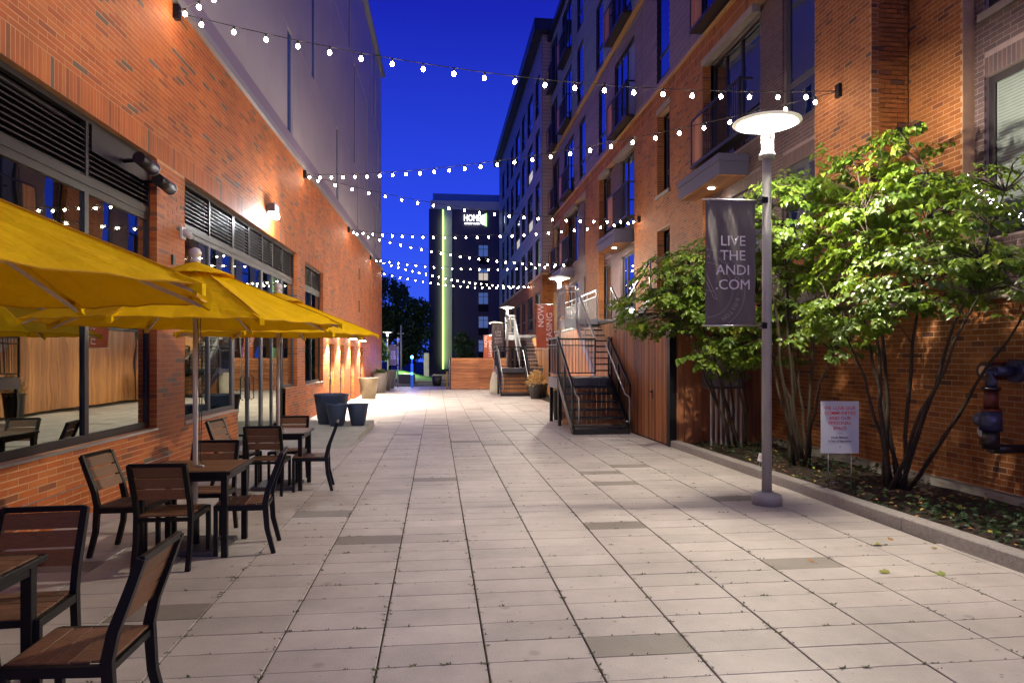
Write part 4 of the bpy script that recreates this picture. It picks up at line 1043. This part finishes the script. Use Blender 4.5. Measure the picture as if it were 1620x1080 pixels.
def make_table():
    t = thing('patio_table', 'x', 'table', (0, 0, 0), group='square slatted tables under the umbrellas')
    W, D = .40, .36
    f = MB(); f.box(-W, W, -D, -D + .03, .705, .735); f.box(-W, W, D - .03, D, .705, .735); f.box(-W, -W + .03, -D + .03, D - .03, .705, .735); f.box(W - .03, W, -D + .03, D - .03, .705, .735)
    f.box(-W + .04, W - .04, -D + .04, -D + .06, .65, .704); f.box(-W + .04, W - .04, D - .06, D - .04, .65, .704); f.box(-W + .04, -W + .06, -D + .06, D - .06, .65, .704); f.box(W - .06, W - .04, -D + .06, D - .06, .65, .704)
    f.build('table_frame', 'black_metal', t, bevel=.004)
    n = 8; dw_ = (2 * D - .062) / n
    for k in range(n): MB().box(-W + .031, W - .031, -D + .031 + k * dw_ + .0015, -D + .031 + (k + 1) * dw_ - .0015, .715, .738, rnd=random.random()).build('top_slat', 'slat_brown', t, bevel=.002)
    for sx_ in (-1, 1):
        for sy in (-1, 1): MB().box(sx_ * (W - .06) - .025, sx_ * (W - .06) + .025, sy * (D - .06) - .025, sy * (D - .06) + .025, 0, .704).build('leg', 'black_metal', t, bevel=.003)
    return t
def make_umbrella():
    t = thing('patio_umbrella', 'x', 'umbrella', (0, 0, 0), group='yellow umbrellas over the patio tables')
    MB().tube([(0, 0, .05), (0, 0, 2.5)], .022, 14).build('pole', 'pole_white', t)
    MB().box(-.27, .27, -.27, .27, .004, .05).build('base_plate', 'frame_grey', t, bevel=.01)
    MB().lathe([(.035, .05), (.035, .28), (.026, .3)], n=14).build('base_sleeve', 'frame_dark', t)
    MB().lathe([(.028, 2.53), (.046, 2.55), (.042, 2.57), (.028, 2.58), (.046, 2.60), (.052, 2.63), (.038, 2.662), (.012, 2.675)], n=16).build('finial', 'pole_white', t)
    MB().lathe([(.022, 2.06), (.05, 2.07), (.05, 2.11), (.022, 2.12)], n=12).build('hub', 'pole_white', t)
    Rr, zr, za = 1.30, 1.99, 2.52; nseg = 10; m_ = MB()
    def pt(a, q, spread):
        # between ribs the cloth sags and the hem curves inwards
        fall = (a / (math.pi / 4)) % 1; s_ = math.sin(math.pi * fall)
        r_ = Rr * q * (1 - .075 * s_ * q) * (math.cos(math.pi / 8) / math.cos((fall - .5) * math.pi / 4)) / math.cos(math.pi / 8) * math.cos((fall - .5) * math.pi / 4) / (math.cos((fall - .5) * math.pi / 4)) * math.cos(math.pi / 8) / 1
        r_ = Rr * q * (math.cos(math.pi / 8) / math.cos((fall - .5) * math.pi / 4)) * (1 - .03 * s_ * q)
        z = za - (za - zr) * (.9 * q + .1 * q * q) - .02 * s_ * math.sin(math.pi * q) + .006 * math.sin(a * 23 + q * 9) * q
        return Vector((r_ * math.cos(a), r_ * math.sin(a), z))
    NA = 64
    for i in range(NA):
        for j in range(nseg):
            a, b = 2 * math.pi * i / NA, 2 * math.pi * (i + 1) / NA; q0, q1 = .16 + .84 * j / nseg, .16 + .84 * (j + 1) / nseg
            m_.face([pt(a, q0, 1), pt(b, q0, 1), pt(b, q1, 1), pt(a, q1, 1)], smooth=False)
    o = m_.build('canopy', 'canopy_yellow', t)
    m_ = MB()
    for i in range(NA):
        for j in range(4):
            a, b = 2 * math.pi * i / NA, 2 * math.pi * (i + 1) / NA; q0, q1 = .02 + .25 * j / 4, .02 + .25 * (j + 1) / 4
            up = lambda p, q: p + Vector((0, 0, .035 + .03 * abs(math.sin(4 * math.atan2(p.y, p.x))) * q * 3))
            m_.face([up(pt(a, q0, 1), q0), up(pt(b, q0, 1), q0), up(pt(b, q1, 1), q1), up(pt(a, q1, 1), q1)])
    m_.build('vent_cap', 'canopy_yellow', t)
    MB().tube([pt(2 * math.pi * i / 64 + 1e-4, 1, 1) for i in range(65)], .005, 5, cap=False).build('hem', 'canopy_seam', t)
    for k in range(8):
        a = k * math.pi / 4; d = Vector((math.cos(a), math.sin(a), 0)); e_ = pt(a + 1e-4, 1, 1)
        rb = MB().bar(Vector((0, 0, 2.44)) + d * .04, e_ - Vector((0, 0, .022)) - d * .03, .014, .018).build('rib', 'pole_white', t)
        MB().bar(Vector((0, 0, 2.09)) + d * .04, Vector((0, 0, 2.44)).lerp(e_, .52) - Vector((0, 0, .03)), .012, .014).build('strut', 'pole_white', rb)
        MB().tube([pt(a + 1e-4, .2 + .8 * q / 8, 1) + Vector((0, 0, .003)) for q in range(9)], .0055, 5).build('seam', 'canopy_seam', t)
        s_ = Vector((-d.y, d.x, 0)) * .03
        p = MB(); q0 = pt(a + 1e-4, .93, 1); up = Vector((0, 0, .004)); q1 = e_ + d * .012
        p.face([q0 + s_ + up, q1 + s_ * .6 + up, q1 - s_ * .6 + up, q0 - s_ + up]); dn = Vector((0, 0, -.045)); p.face([q0 + s_ + dn * .6, q1 + s_ * .6 + dn, q1 - s_ * .6 + dn, q0 - s_ + dn * .6]); p.face([q1 + s_ * .6 + up, q1 - s_ * .6 + up, q1 - s_ * .6 + dn, q1 + s_ * .6 + dn])
        p.face([q0 + s_ + up, q1 + s_ * .6 + up, q1 + s_ * .6 + dn, q0 + s_ + dn * .6]); p.face([q0 - s_ + up, q1 - s_ * .6 + up, q1 - s_ * .6 + dn, q0 - s_ + dn * .6])
        p.build('rib_pocket', 'canopy_yellow', t)
    c_ = MB(); c_.tube([(.03, -.02, 2.08), (.05, -.03, 1.4), (.045, -.03, .80), (.09, -.04, .745)], .004, 5); c_.tube([(.035, .02, 2.08), (.06, .0, 1.4), (.05, -.01, .78)], .004, 5)
    c_.build('pull_cord', 'cable', t)
    MB().tube([(.03, -.05, .75), (.12, -.1, .75)], .008, 6).build('cord_handle', 'camera_white', t)
    return t
tb = make_table(); um = make_umbrella()
TP = [(-2.3, 3.22, 'nearest slatted table, cut by the left edge of the view', 'nearest yellow umbrella, its canopy cut by the left edge', -6),
      (-2.135, 6.32, 'middle slatted table with the white umbrella pole through it', 'middle yellow umbrella with the round white finial in view', -6),
      (-2.07, 9.21, 'farthest slatted table, beside the concrete slab and blue planters', 'farthest yellow umbrella, beside the narrow doorways', -4)]
for i, (x, y, l1, l2, rz) in enumerate(TP):
    o = tb if i == 0 else dup(tb, (0, 0, 0)); o.location = (x, y, 0); o['label'] = l1
    o = um if i == 0 else dup(um, (0, 0, 0)); o.location = (-2.235, 2.99, 0) if i == 0 else (x, y, 0); o.rotation_euler = (0, 0, R(rz)); o['label'] = l2
t = thing('wooden_post', 'short dark post with a square block head behind the nearest table', 'post', (-2.95, 4.6, 0))
MB().box(-.03, .03, -.03, .03, 0, .70).build('shaft', 'black_metal', t); MB().box(-.065, .065, -.06, .06, .70, .82).build('block_head', 'slat_brown', t, bevel=.006)

# ================================================================== SLAB, PLANTERS
sl = MB(); X0, X1_ = -3.65, -1.55
P = [(X0, 13.04, .004), (X1_ - .1, 13.04, .004), (X1_, 15.9, .14), (X1_, 17.3, .14), (X0 + .1, 17.3, .14)]
P = [(X0, 13.04), (X1_ - .1, 13.04), (X1_, 15.9), (X1_, 17.2), (X0 + .08, 17.2), (X0 + .05, 15.9)]; ZT = [.006, .006, .14, .14, .14, .14]
tp = [(*p, z) for p, z in zip(P, ZT)]; bt = [(*p, -.03) for p in P]
sl.face([tp[0], tp[1], tp[2], tp[5]]); sl.face([tp[5], tp[2], tp[3], tp[4]])
for i in range(6): j = (i + 1) % 6; sl.face([bt[i], bt[j], tp[j], tp[i]])
tag(sl.build('concrete_ramp', 'concrete'), kind='structure')
def planter(x, y, z, rt, rb, h, m, label, soil=True, group=None):
    t = thing('planter', label, 'planter', (x, y, z), group=group)
    MB().lathe([(rb, 0), (rt, h - .02), (rt + .004, h), (rt - .03, h), (rt - .04, h - .07)], n=36).build('pot', m, t)
    MB().lathe([(rt - .05, h - .08), (.02, h - .06)], n=16).build('soil', 'mulch', t)
    return t
gp = 'blue planters on the slab'
planter(-2.47, 16.4, .141, .40, .30, .70, 'planter_blue', 'largest dark blue planter at the back of the slab', group=gp)
planter(-2.27, 15.86, .141, .25, .155, .50, 'planter_blue', 'small blue planter in front of the largest one', group=gp)
planter(-1.80, 15.9, .141, .245, .15, .50, 'planter_blue', 'small blue planter at the right edge of the slab', group=gp)
gp = 'tall tapered planters along the brick wall'
pb = planter(-2.78, 28.4, 0, .41, .27, .86, 'planter_bronze', 'bronze tapered planter nearest the narrow doorways', group=gp)
pg = planter(-2.72, 33.0, 0, .42, .28, .95, 'planter_grey', 'grey tapered planter with green sprigs behind the bronze one', group=gp)
planter(-2.66, 35.4, 0, .42, .28, 1.0, 'planter_grey', 'third tapered planter of the row, plain grey', group=gp); planter(-2.6, 37.6, 0, .42, .28, 1.0, 'planter_grey', 'last tapered planter, at the corner of the brick building', group=gp)
def shrub(name, label, loc, r, h, n, m, L=.06, cat='shrub', squash=1):
    o_ = MB()
    for i in range(n):
        v = rvec(); v = Vector((v.x * r, v.y * r, abs(v.z) * h * squash)) * random.uniform(.35, 1) ** .6
        leaf_faces(o_, v, v.normalized() + rvec() * .7, rvec() + Vector((0, 0, 1)), L * random.uniform(.7, 1.3), L * .6, random.random())
    for i in range(9): v = rvec(); o_.tube([(0, 0, -.05), (v.x * r * .5, v.y * r * .5, h * .6)], [.008, .003], 4, cap=False)
    o = o_.build(name, m, loc=loc); tag(o, label, cat); return o
shrub('potted_plant', 'low green sprigs growing in the second tapered planter', (-2.72, 33, .88), .36, .25, 260, 'leaf', .08, 'plant')
planter(4.05, 27.6, 0, .33, .22, .62, 'planter_black', 'black pot with the dry yellow shrub beside the far staircase', group='black pots by the stairs')
planter(4.42, 28.6, 0, .28, .2, .6, 'planter_black', 'smaller black pot tucked behind the yellow shrub pot', group='black pots by the stairs')
planter(3.35, 18.3, 0, .26, .17, .80, 'planter_black', 'black pot half hidden by the near staircase', group='black pots by the stairs')
shrub('dry_shrub', 'dry yellow shrub in the black pot by the far staircase', (4.05, 27.6, .55), .40, .62, 520, 'leaf_yellow', .08)
shrub('dry_shrub', 'dry yellow shrub beside the near staircase', (3.35, 18.3, .74), .26, .6, 380, 'leaf_yellow', .07)

# ================================================================== TIMBER FENCE
fn = thing('timber_fence', 'horizontal plank timber fence enclosing the far seating terrace', 'fence', (2, 35.9, 0), world=True)
for k in range(11):
    for (a, b) in ((.74, 2.2), (2.206, 3.75)): MB().box(a, b, 35.9, 35.94, .03 + k * .15, .03 + k * .15 + .136, rnd=random.random()).build('plank', 'wood_plank', fn)
for x in (.68, 2.2, 3.7): MB().box(x, x + .06, 35.945, 36.02, 0, 1.7).build('fence_post', 'frame_dark', fn)
for k in range(11): MB().box(.69, .73, 36.03, 38.6, .03 + k * .15, .165 + k * .15, rnd=random.random()).build('plank', 'wood_plank', fn)
o = MB().lathe([(.42, 0), (.40, .5), (.28, .98), (.2, 1.02)], n=10).build('concrete_block', 'concrete', loc=(2.9, 32.2, 0)); tag(o, 'rounded grey concrete block behind the far staircase', 'concrete block')
bs = thing('bollard', 'yellow bollard by the end of the timber fence', 'bollard', (.55, 36.6, 0)); mat('safety_yellow', (.6, .42, .03), .5); MB().tube([(0, 0, 0), (0, 0, .95)], .05, 12).build('shaft', 'safety_yellow', bs)
tag(MB().lathe([(.24, 0), (.32, .6), (.28, .6)], n=20).build('dark_pot', 'planter_black', loc=(.0, 41.5, -.02)), 'dark pot standing beyond the fence end by the hotel wall', 'planter')

# ================================================================== FAR STREET
tag(MB().box(-60, 60, 40.2, 46.5, -.058, -.03).build('road', 'asphalt'), kind='structure')
tag(MB().box(-60, 9, 46.5, 47.0, -.058, .08).build('far_pavement', 'concrete'), kind='structure')
lw = MB()
for i in range(16):
    for j in range(10):
        q = []
        for a, b in ((i, j), (i + 1, j), (i + 1, j + 1), (i, j + 1)):
            x, y = -7 + a * .45, 47.2 + b * 1.0; q.append((x, y, .02 + .75 * math.exp(-((x + 3.2) / 2.2) ** 2 - ((y - 52) / 4) ** 2)))
        lw.face(q, smooth=True)
tag(lw.weld().build('lawn', 'lawn'), kind='structure')
ph_ = thing('emergency_phone', 'blue emergency call post with a glowing blue beacon', 'call post', (-1.4, 39.0, 0))
MB().box(-.075, .075, -.06, .06, 0, 1.35).build('post', 'blue_post', ph_, bevel=.01); MB().tube([(0, 0, 1.35), (0, 0, 1.62)], .02, 8).build('mast', 'blue_post', ph_)
MB().lathe([(.04, 1.62), (.085, 1.66), (.085, 1.74), (.03, 1.8)], n=16).build('beacon', 'blue_glow', ph_); MB().box(-.05, .05, -.068, -.061, .72, .84).build('call_button', 'blue_glow', ph_)
ld = bpy.data.lights.new('beacon_light', 'POINT'); ld.energy = 110; ld.color = (.08, .15, 1); ld.shadow_soft_size = .1
lo = bpy.data.objects.new('beacon_light', ld); col.objects.link(lo); lo.parent = ph_; lo.location = (0, -.15, 1.75)
gb = thing('garden_light', 'small white lamp lighting the far lawn', 'garden light', (-1.8, 50.5, 0)); MB().tube([(0, 0, 0), (0, 0, .9)], .03, 8).build('stem', 'frame_grey', gb); MB().lathe([(.05, .9), (.08, 1.0), (.04, 1.1)], n=12).build('lamp_lens', 'flood_glow', gb)
ld = bpy.data.lights.new('garden_lamp', 'POINT'); ld.energy = 160; ld.color = (.85, 1, .8); ld.shadow_soft_size = .1
lo = bpy.data.objects.new('garden_lamp', ld); col.objects.link(lo); lo.parent = gb; lo.location = (-.3, -.4, 1.0)
tag(MB().box(-.2, .2, -.15, .15, 0, 2.05).build('stone_pillar', 'concrete', loc=(-.8, 53.5, -.02), bevel=.02), 'pale rectangular stone pillar left of the hotel', 'pillar')
tag(MB().box(-.55, .55, -.3, .3, 0, .6).build('stone_bench', 'frame_grey', loc=(-2.0, 46.2, -.04), bevel=.02), 'low dark block bench by the far lawn', 'bench')
tag(MB().box(-.9, .9, -.25, .25, 0, .42).build('stone_bench', 'stone', loc=(.6, 52.0, -.02), bevel=.02), 'low pale stone bench in front of the hotel wall', 'bench')
for (x, y, h_, r_, lb) in ((-5.4, 60, 6.3, .16, 'tall plum coloured utility pole among the dark trees'), (-3.0, 58, 4.4, .10, 'shorter thin pole between the trees and hotel')):
    t = thing('utility_pole', lb, 'pole', (x, y, 0)); MB().tube([(0, 0, 0), (0, 0, h_)], [r_, r_ * .8], 10).build('shaft', 'pole_metal', t)
    if h_ < 5: MB().bar((-.25, 0, h_ - .7), (.25, 0, h_ - .7), .06).build('cross_arm', 'pole_metal', t)
# hotel
HB = thing('hotel_building', 'dark hotel tower with a beige cap, green light strip and HOME sign', 'building', (3, 70, 0), world=True)
hw = [(4.25, 5.3, z - 1.25, z) for z in (13.3, 10.85, 8.4, 5.95, 3.5)]
FH = Fr((0, 70), (1, 0), (0, -1))
wallmesh(FH, -.8, 8.6, -.1, 16.87, hw, 0, HB, 'hotel_dark', depth=.15, back=12, name='wall')
for k in range(4): MB().box(-.65 + k * 2.26, -.65 + k * 2.26 + 2.25, -11, .05, 16.872, 17.75, FH).build('cap_panel', 'hotel_beige', HB)
MB().box(-.4, 8.0, -9, -.6, 17.752, 18.6, FH).build('roof_screen', 'hotel_glass', HB)
MB().box(.72, 1.55, .001, .09, .5, 16.87, FH).build('pilaster', 'hotel_beige', HB)
MB().box(.56, .71, .001, .14, .5, 16.8, FH).build('light_strip', 'green_strip', HB)
ld = bpy.data.lights.new('strip_light', 'AREA'); ld.shape = 'RECTANGLE'; ld.size = .3; ld.size_y = 15; ld.energy = 45; ld.color = (.75, 1, .45)
lo = bpy.data.objects.new('strip_light', ld); col.objects.link(lo); lo.parent = HB; lo.location = FH(.55, .5, 8.5) - Vector((3, 70, 0)); lo.rotation_euler = (R(90), 0, R(-25))
for i, (a, b, c_, d_) in enumerate(hw):
    window(FH, a, b, c_, d_, -.05, HB, mull=((a + b) / 2,), trans=(c_ + .8,), fw=.05, gm='hotel_window' if i != 1 else ['glass_lit', 'hotel_window', 'glass_lit', 'hotel_window'])
    MB().box(a, b, .0, .04, c_ - .75, c_ - .03, FH).build('window_grille', 'void_black', HB)
text('lettering', 'HOME', .95, Vector((3.62, 69.9, 15.98)) - Vector((3, 70, 0)), (R(90), 0, 0), 'sign_white', HB, extrude=.05, xs=.66)
text('lettering', 'SUITES BY HILTON', .24, Vector((3.62, 69.9, 15.42)) - Vector((3, 70, 0)), (R(90), 0, 0), 'sign_white', HB, extrude=.05, xs=.78)
m_ = MB(); m_.face([FH(4.5, .08, 16.25), FH(4.5, .08, 15.45), FH(5.08, .08, 15.2), FH(5.08, .08, 16.5)]); m_.build('sign_emblem', 'sign_white', HB)
m_ = MB(); m_.face([FH(4.9, .10, 16.42), FH(4.9, .10, 15.28), FH(5.12, .10, 15.15), FH(5.12, .10, 16.55)]); m_.build('sign_emblem_edge', 'sign_green', HB)
# backdrop trees
def far_tree(x, y, h_, r_, label, n=2600, seed=1, zb=.8):
    random.seed(seed); t = thing('dark_tree', label, 'tree', (x, y, 0), group='dark trees beyond the alley')
    k_ = MB(); k_.tube([(0, 0, 0), (.1, 0, h_ * .35), (0, .1, h_ * .7)], [.22, .16, .06], 8)
    for i in range(7): v = rvec(); k_.tube([(.05, 0, h_ * .3), (v.x * r_ * .4, v.y * r_ * .4, h_ * .5), (v.x * r_ * .75, v.y * r_ * .75, h_ * random.uniform(.5, .8))], [.09, .05, .02], 5, cap=False)
    k_.build('trunk', 'bark', t)
    cl = [(Vector((rvec().x * r_ * .6, rvec().y * r_ * .6, 0)) + Vector((0, 0, zb + (h_ - zb) * random.uniform(.1, .9))), random.uniform(.25, .45) * r_) for _ in range(26)] + [(Vector((0, 0, h_ * .9)), r_ * .3)]
    c_ = MB()
    for i in range(n):
        ce, rr = random.choice(cl); tt_ = (ce.z - zb) / (h_ - zb); sh_ = 1 - .55 * max(0, tt_ - .4); v = rvec() * rr * random.uniform(.6, 1)
        p = Vector((ce.x * sh_, ce.y * sh_, ce.z)) + v; leaf_faces(c_, p, rvec(), v.normalized() + rvec() * .4, .30, .2, random.random())
    c_.build('crown', 'leaf_dark', t, kind='stuff')
far_tree(-4.6, 66, 9.4, 3.3, 'tallest dark tree left of the hotel', 7500, 3)
far_tree(-8.2, 62, 7.0, 2.8, 'dark tree nearest the corner of the brick building', 5500, 4)
far_tree(-2.2, 64, 7.2, 2.3, 'dark tree touching the hotel wall', 4500, 5)
far_tree(-11, 74, 8.5, 4, 'farthest dark tree behind the brick building corner', 3600, 6)
far_tree(1.9, 47, 3.4, 1.0, 'small dark tree in front of the hotel sign wall', 1100, 8, .6)
far_tree(-4.3, 49.5, 3.0, 1.0, 'small leafy street tree beside the farthest banner', 900, 9, 1.4)
random.seed(21)

# ================================================================== MULTI STEM SHRUB TREES
def shrub_tree(x, y, crown, label, nst, nspray, seed, leafL=.082, nleaf=30):
    random.seed(seed); base = Vector((x, y, .08)); t = thing('multi_stem_tree', label, 'tree', base, group='multi stem trees in the planting bed')
    sprays = []
    stems = []
    for i in range(nst):
        a = 2 * math.pi * i / nst + random.uniform(-.4, .4); c, r, hz = random.choice(crown)
        tip = c + Vector((math.cos(a) * r * .6, math.sin(a) * r * .6, random.uniform(0, hz * .6))) - base
        b0 = Vector((math.cos(a) * .10, math.sin(a) * .10, -.08)); mid = b0.lerp(tip, .5) + Vector((random.gauss(0, .1), random.gauss(0, .1), .12))
        pts = []
        for k in range(11):
            q = k / 10; pts.append((b0 * (1 - q) ** 2 + mid * 2 * q * (1 - q) + tip * q * q) + Vector((math.sin(k * 1.9 + i) * .022, math.cos(k * 1.3 + i * 2) * .022, 0)))
        MB().tube(pts, [.030 - .024 * k / 10 for k in range(11)], 7).build('trunk', 'bark', t); stems.append(pts)
    br = MB()
    for i in range(nspray):
        c, r, hz = random.choices(crown, weights=[q[1] ** 2 * q[2] for q in crown])[0]
        while True:
            v = Vector((random.uniform(-1, 1), random.uniform(-1, 1), random.uniform(-1, 1)))
            if v.length < 1: break
        v = v.normalized() * v.length ** .5
        p = c + Vector((v.x * r, v.y * r, v.z * hz))
        if p.x > 6.12: p.x = 6.12 - random.random() * .3
        p -= base; sprays.append(p)
        best = min((q for s_ in stems for q in s_[3:]), key=lambda q: (q - p).length + max(0, q.z - p.z) * 1.0)
        m1 = best.lerp(p, .5) + Vector((0, 0, .10)); br.tube([best, m1, p], [.009, .006, .003], 4, cap=False)
    br.build('branches', 'bark', t, kind='stuff')
    leaves = []
    cc = sum((c for c, r, h in crown), Vector()) / len(crown) - base
    for p in sprays:
        out = (p - cc); out.z *= .3; out = out.normalized() if out.length > .05 else rvec()
        tilt = Vector((out.x * .5 + random.gauss(0, .2), out.y * .5 + random.gauss(0, .2), 1)).normalized()
        tone = random.random()
        for tw in range(4):
            a = random.gauss(0, 1.0); d = (Matrix.Rotation(a, 3, 'Z') @ out); d = (d - tilt * d.dot(tilt) + Vector((0, 0, random.uniform(-.25, .1)))).normalized(); Lt = random.uniform(.14, .30)
            for k in range(nleaf // 4):
                q = p + d * Lt * (k + 1) / (nleaf // 4) + Vector((0, 0, random.uniform(-.02, .02))); side = 1 if k % 2 else -1
                ld_ = (d * .6 + d.cross(tilt) * side * .9 + Vector((0, 0, -.28)) + rvec() * .25).normalized()
                nn = (tilt + rvec() * .35).normalized()
                w_ = q + base
                if w_.x > 6.24: continue
                leaves.append((q, ld_, nn, leafL * random.uniform(.5, 1.25), min(1, max(0, tone * .6 + random.random() * .4))))
    lc = CAM - base
    order = sorted(range(len(leaves)), key=lambda i: (leaves[i][0] - lc).length if in_view(leaves[i][0] + base) else 99)
    near = set(order[:300]); m_ = MB(); cache_ = {}
    for i, (q, d, n, L, r_) in enumerate(leaves):
        if i in near:
            k = int(r_ * 5.99)
            if k not in cache_:
                lm = MB(); leaf_faces(lm, Vector((0, 0, 0)), Vector((1, 0, 0)), Vector((0, 0, 1)), 1, .78, k / 6 + .05); cache_[k] = lm.mesh('leaf', 'leaf')
            o = bpy.data.objects.new('leaf', cache_[k]); col.objects.link(o); o.parent = t
            X = d.normalized(); Y = n.cross(X).normalized(); Zv = X.cross(Y)
            o.matrix_local = Matrix(((X.x * L, Y.x * L, Zv.x * L, q.x), (X.y * L, Y.y * L, Zv.y * L, q.y), (X.z * L, Y.z * L, Zv.z * L, q.z), (0, 0, 0, 1)))
        else: leaf_faces(m_, q, d, n, L, L * .78, r_)
    m_.build('foliage', 'leaf', t, kind='stuff')
    return t
V3 = Vector
shrub_tree(5.6, 7.75, [(V3((5.5, 7.5, 3.35)), .8, .6), (V3((5.55, 8.0, 3.95)), .75, .55), (V3((5.3, 7.0, 2.6)), .8, .36), (V3((5.75, 6.4, 3.1)), .6, .65), (V3((5.85, 6.2, 2.45)), .5, .35), (V3((5.0, 7.5, 2.3)), .6, .36), (V3((5.1, 8.4, 3.0)), .5, .4)], 'nearest multi stem tree, behind the white yard sign', 9, 350, 11)
shrub_tree(5.45, 9.7, [(V3((5.1, 9.4, 3.75)), .75, .6), (V3((5.3, 9.9, 2.7)), .8, .6), (V3((4.72, 9.0, 3.75)), .55, .5), (V3((5.4, 8.8, 2.0)), .55, .3), (V3((5.2, 10.2, 2.0)), .7, .4)], 'middle multi stem tree, rising right of the nearest lamp post', 8, 240, 12)
shrub_tree(5.3, 11.5, [(V3((4.7, 11.4, 3.0)), .85, .75), (V3((4.1, 12.0, 2.55)), .85, .45), (V3((4.15, 11.3, 3.05)), .7, .5), (V3((5.0, 11.6, 1.7)), .6, .4), (V3((4.9, 10.9, 2.2)), .65, .5), (V3((4.6, 11.0, 1.8)), .5, .22)], 'farthest multi stem tree, behind the nearest dark banner', 7, 330, 13)
random.seed(5)
# fairy lights by the near tree: glowing beads standing in for a window reflection
fm_ = MB()
for i in range(34):
    q = i / 33; p = Vector((5.95 - .1 * q, 7.05 - 1.0 * q, 3.75 - .75 * q ** .7 + .03 * math.sin(i * 2)))
    fm_.lathe([(.004, -.006), (.009, 0), (.004, .007)], c=p, n=6)
tag(fm_.build('reflected_lights', 'reflected'), 'tiny white fairy lights added as beads to stand in for a window reflection', 'fairy lights', kind='stuff')

# ================================================================== SMALL THINGS IN THE BED
ys = thing('yard_sign', 'white yard sign with red lettering about personal space on wire legs', 'sign', (4.93, 7.87, .1), R(-8))
MB().box(-.23, .23, -.004, .004, .42, 1.06).build('sign_board', 'sign_board', ys)
for k, s_ in enumerate(('WE LOVE OUR', 'COMMUNITIES', 'AND OUR', 'PERSONAL', 'SPACE')): text('lettering', s_, .058, (-.0, -.0065, .975 - k * .062), (R(90), 0, 0), 'print_red', ys, extrude=.0005, bold=.0004)
text('lettering', 'Kindly Maintain', .034, (0, -.0065, .615), (R(90), 0, 0), 'print_dark', ys, extrude=.0005, bold=.0006); text('lettering', '6 Feet of Separation', .034, (0, -.0065, .57), (R(90), 0, 0), 'print_dark', ys, extrude=.0005, bold=.0006)
MB().box(-.03, .03, -.0065, -.0042, .662, .665).build('rule_line', 'print_dark', ys); MB().box(-.008, .008, -.0065, -.0042, .495, .507).build('print_mark', 'print_dark', ys)
wl = MB(); wl.tube([(-.14, .002, -.05), (-.14, .002, .45)], .004, 6); wl.tube([(.14, .002, -.05), (.14, .002, .45)], .004, 6); wl.tube([(-.14, .002, .06), (.14, .002, .06)], .003, 6)
wl.build('wire_leg', 'steel', ys)
fg = thing('marker_flag', 'small white marker flag with a red ring stuck in the bed', 'marker', (4.72, 9.55, .1), R(-10)); fg.rotation_euler[1] = R(14)
MB().box(-.045, .045, -.002, .002, .07, .19).build('flag_card', 'sign_board', fg); MB().tube([(0, .003, -.05), (0, .003, .1)], .003, 5).build('stake', 'steel', fg)
rg = MB()
for i in range(20):
    a, b = 2 * math.pi * i / 20, 2 * math.pi * (i + 1) / 20; rg.face([(r_ * math.cos(t_), -.0032, .135 + r_ * math.sin(t_)) for r_, t_ in ((.022, a), (.03, a), (.03, b), (.022, b))])
rg.bar((-.018, -.0034, .118), (.018, -.0034, .152), .006, .001, up=(0, 1, 0)); rg.build('red_ring', 'print_red', fg)
cb = thing('utility_cabinet', 'grey utility cabinet on slatted white legs at the end of the bed', 'cabinet', (5.3, 12.45, 0), world=True)
MB().box(4.98, 5.62, 11.98, 12.38, 1.12, 1.88).build('cabinet_body', 'frame_grey', cb, bevel=.01); MB().box(5.02, 5.58, 11.97, 11.978, 1.16, 1.84).build('cabinet_door', 'rail_grey', cb)
for k in range(7): MB().box(5.0 + k * .095, 5.03 + k * .095, 12.0, 12.03, .05, 1.12).build('white_bar', 'camera_white', cb)
# fire department connection
fd = thing('fire_hose_connection', 'blue and red fire hose connection pipes on the podium brick wall', 'fire connection', (6.2, 6.8, 0), world=True)
def pipe(a, b, r_, m, nm, n=16): MB().tube([a, b], r_, n).build(nm, m, fd)
yv = 6.80
pipe((6.3, yv + .12, 1.55), (6.05, yv + .12, 1.55), .10, 'pipe_red', 'cap'); pipe((6.05, yv + .12, 1.55), (6.03, yv + .12, 1.55), .105, 'frame_dark', 'cap_ring'); pipe((6.03, yv + .12, 1.55), (6.018, yv + .12, 1.55), .055, 'steel', 'cap_lug')
pipe((6.3, yv - .12, 1.55), (6.17, yv - .12, 1.55), .12, 'pipe_blue', 'flange'); pipe((6.17, yv - .12, 1.55), (5.95, yv - .12, 1.55), .055, 'pipe_blue', 'pipe')
MB().tube([(5.95, yv - .12, 1.55), (5.90, yv - .13, 1.53), (5.89, yv - .14, 1.45), (5.89, yv - .14, 1.38)], .055, 14).build('elbow', 'pipe_blue', fd)
pipe((5.89, yv - .14, 1.38), (5.89, yv - .14, 1.35), .095, 'frame_dark', 'flange'); pipe((5.89, yv - .14, 1.35), (5.89, yv - .14, 1.15), .07, 'pipe_red', 'valve'); pipe((5.89, yv - .14, 1.15), (5.89, yv - .14, 1.12), .095, 'pipe_red', 'flange')
MB().tube([(5.89, yv - .14, 1.12), (5.89, yv - .14, .92)], [.10, .11], 16).build('valve_body', 'pipe_blue', fd); MB().tube([(5.95, yv + .08, 1.02), (5.90, yv - .1, 1.02)], [.075, .09], 16).build('valve_cap', 'pipe_blue', fd)
pipe((5.86, yv - .06, .90), (5.85, yv - .06, .90), .06, 'steel', 'ring'); pipe((5.89, yv - .14, .92), (5.89, yv - .14, .72), .08, 'frame_dark', 'outlet'); pipe((5.89, yv - .14, .72), (6.3, yv - .14, .72), .05, 'frame_dark', 'pipe')
pipe((5.95, yv + .02, .80), (5.89, yv - .12, .80), .05, 'pipe_red', 'side_outlet')
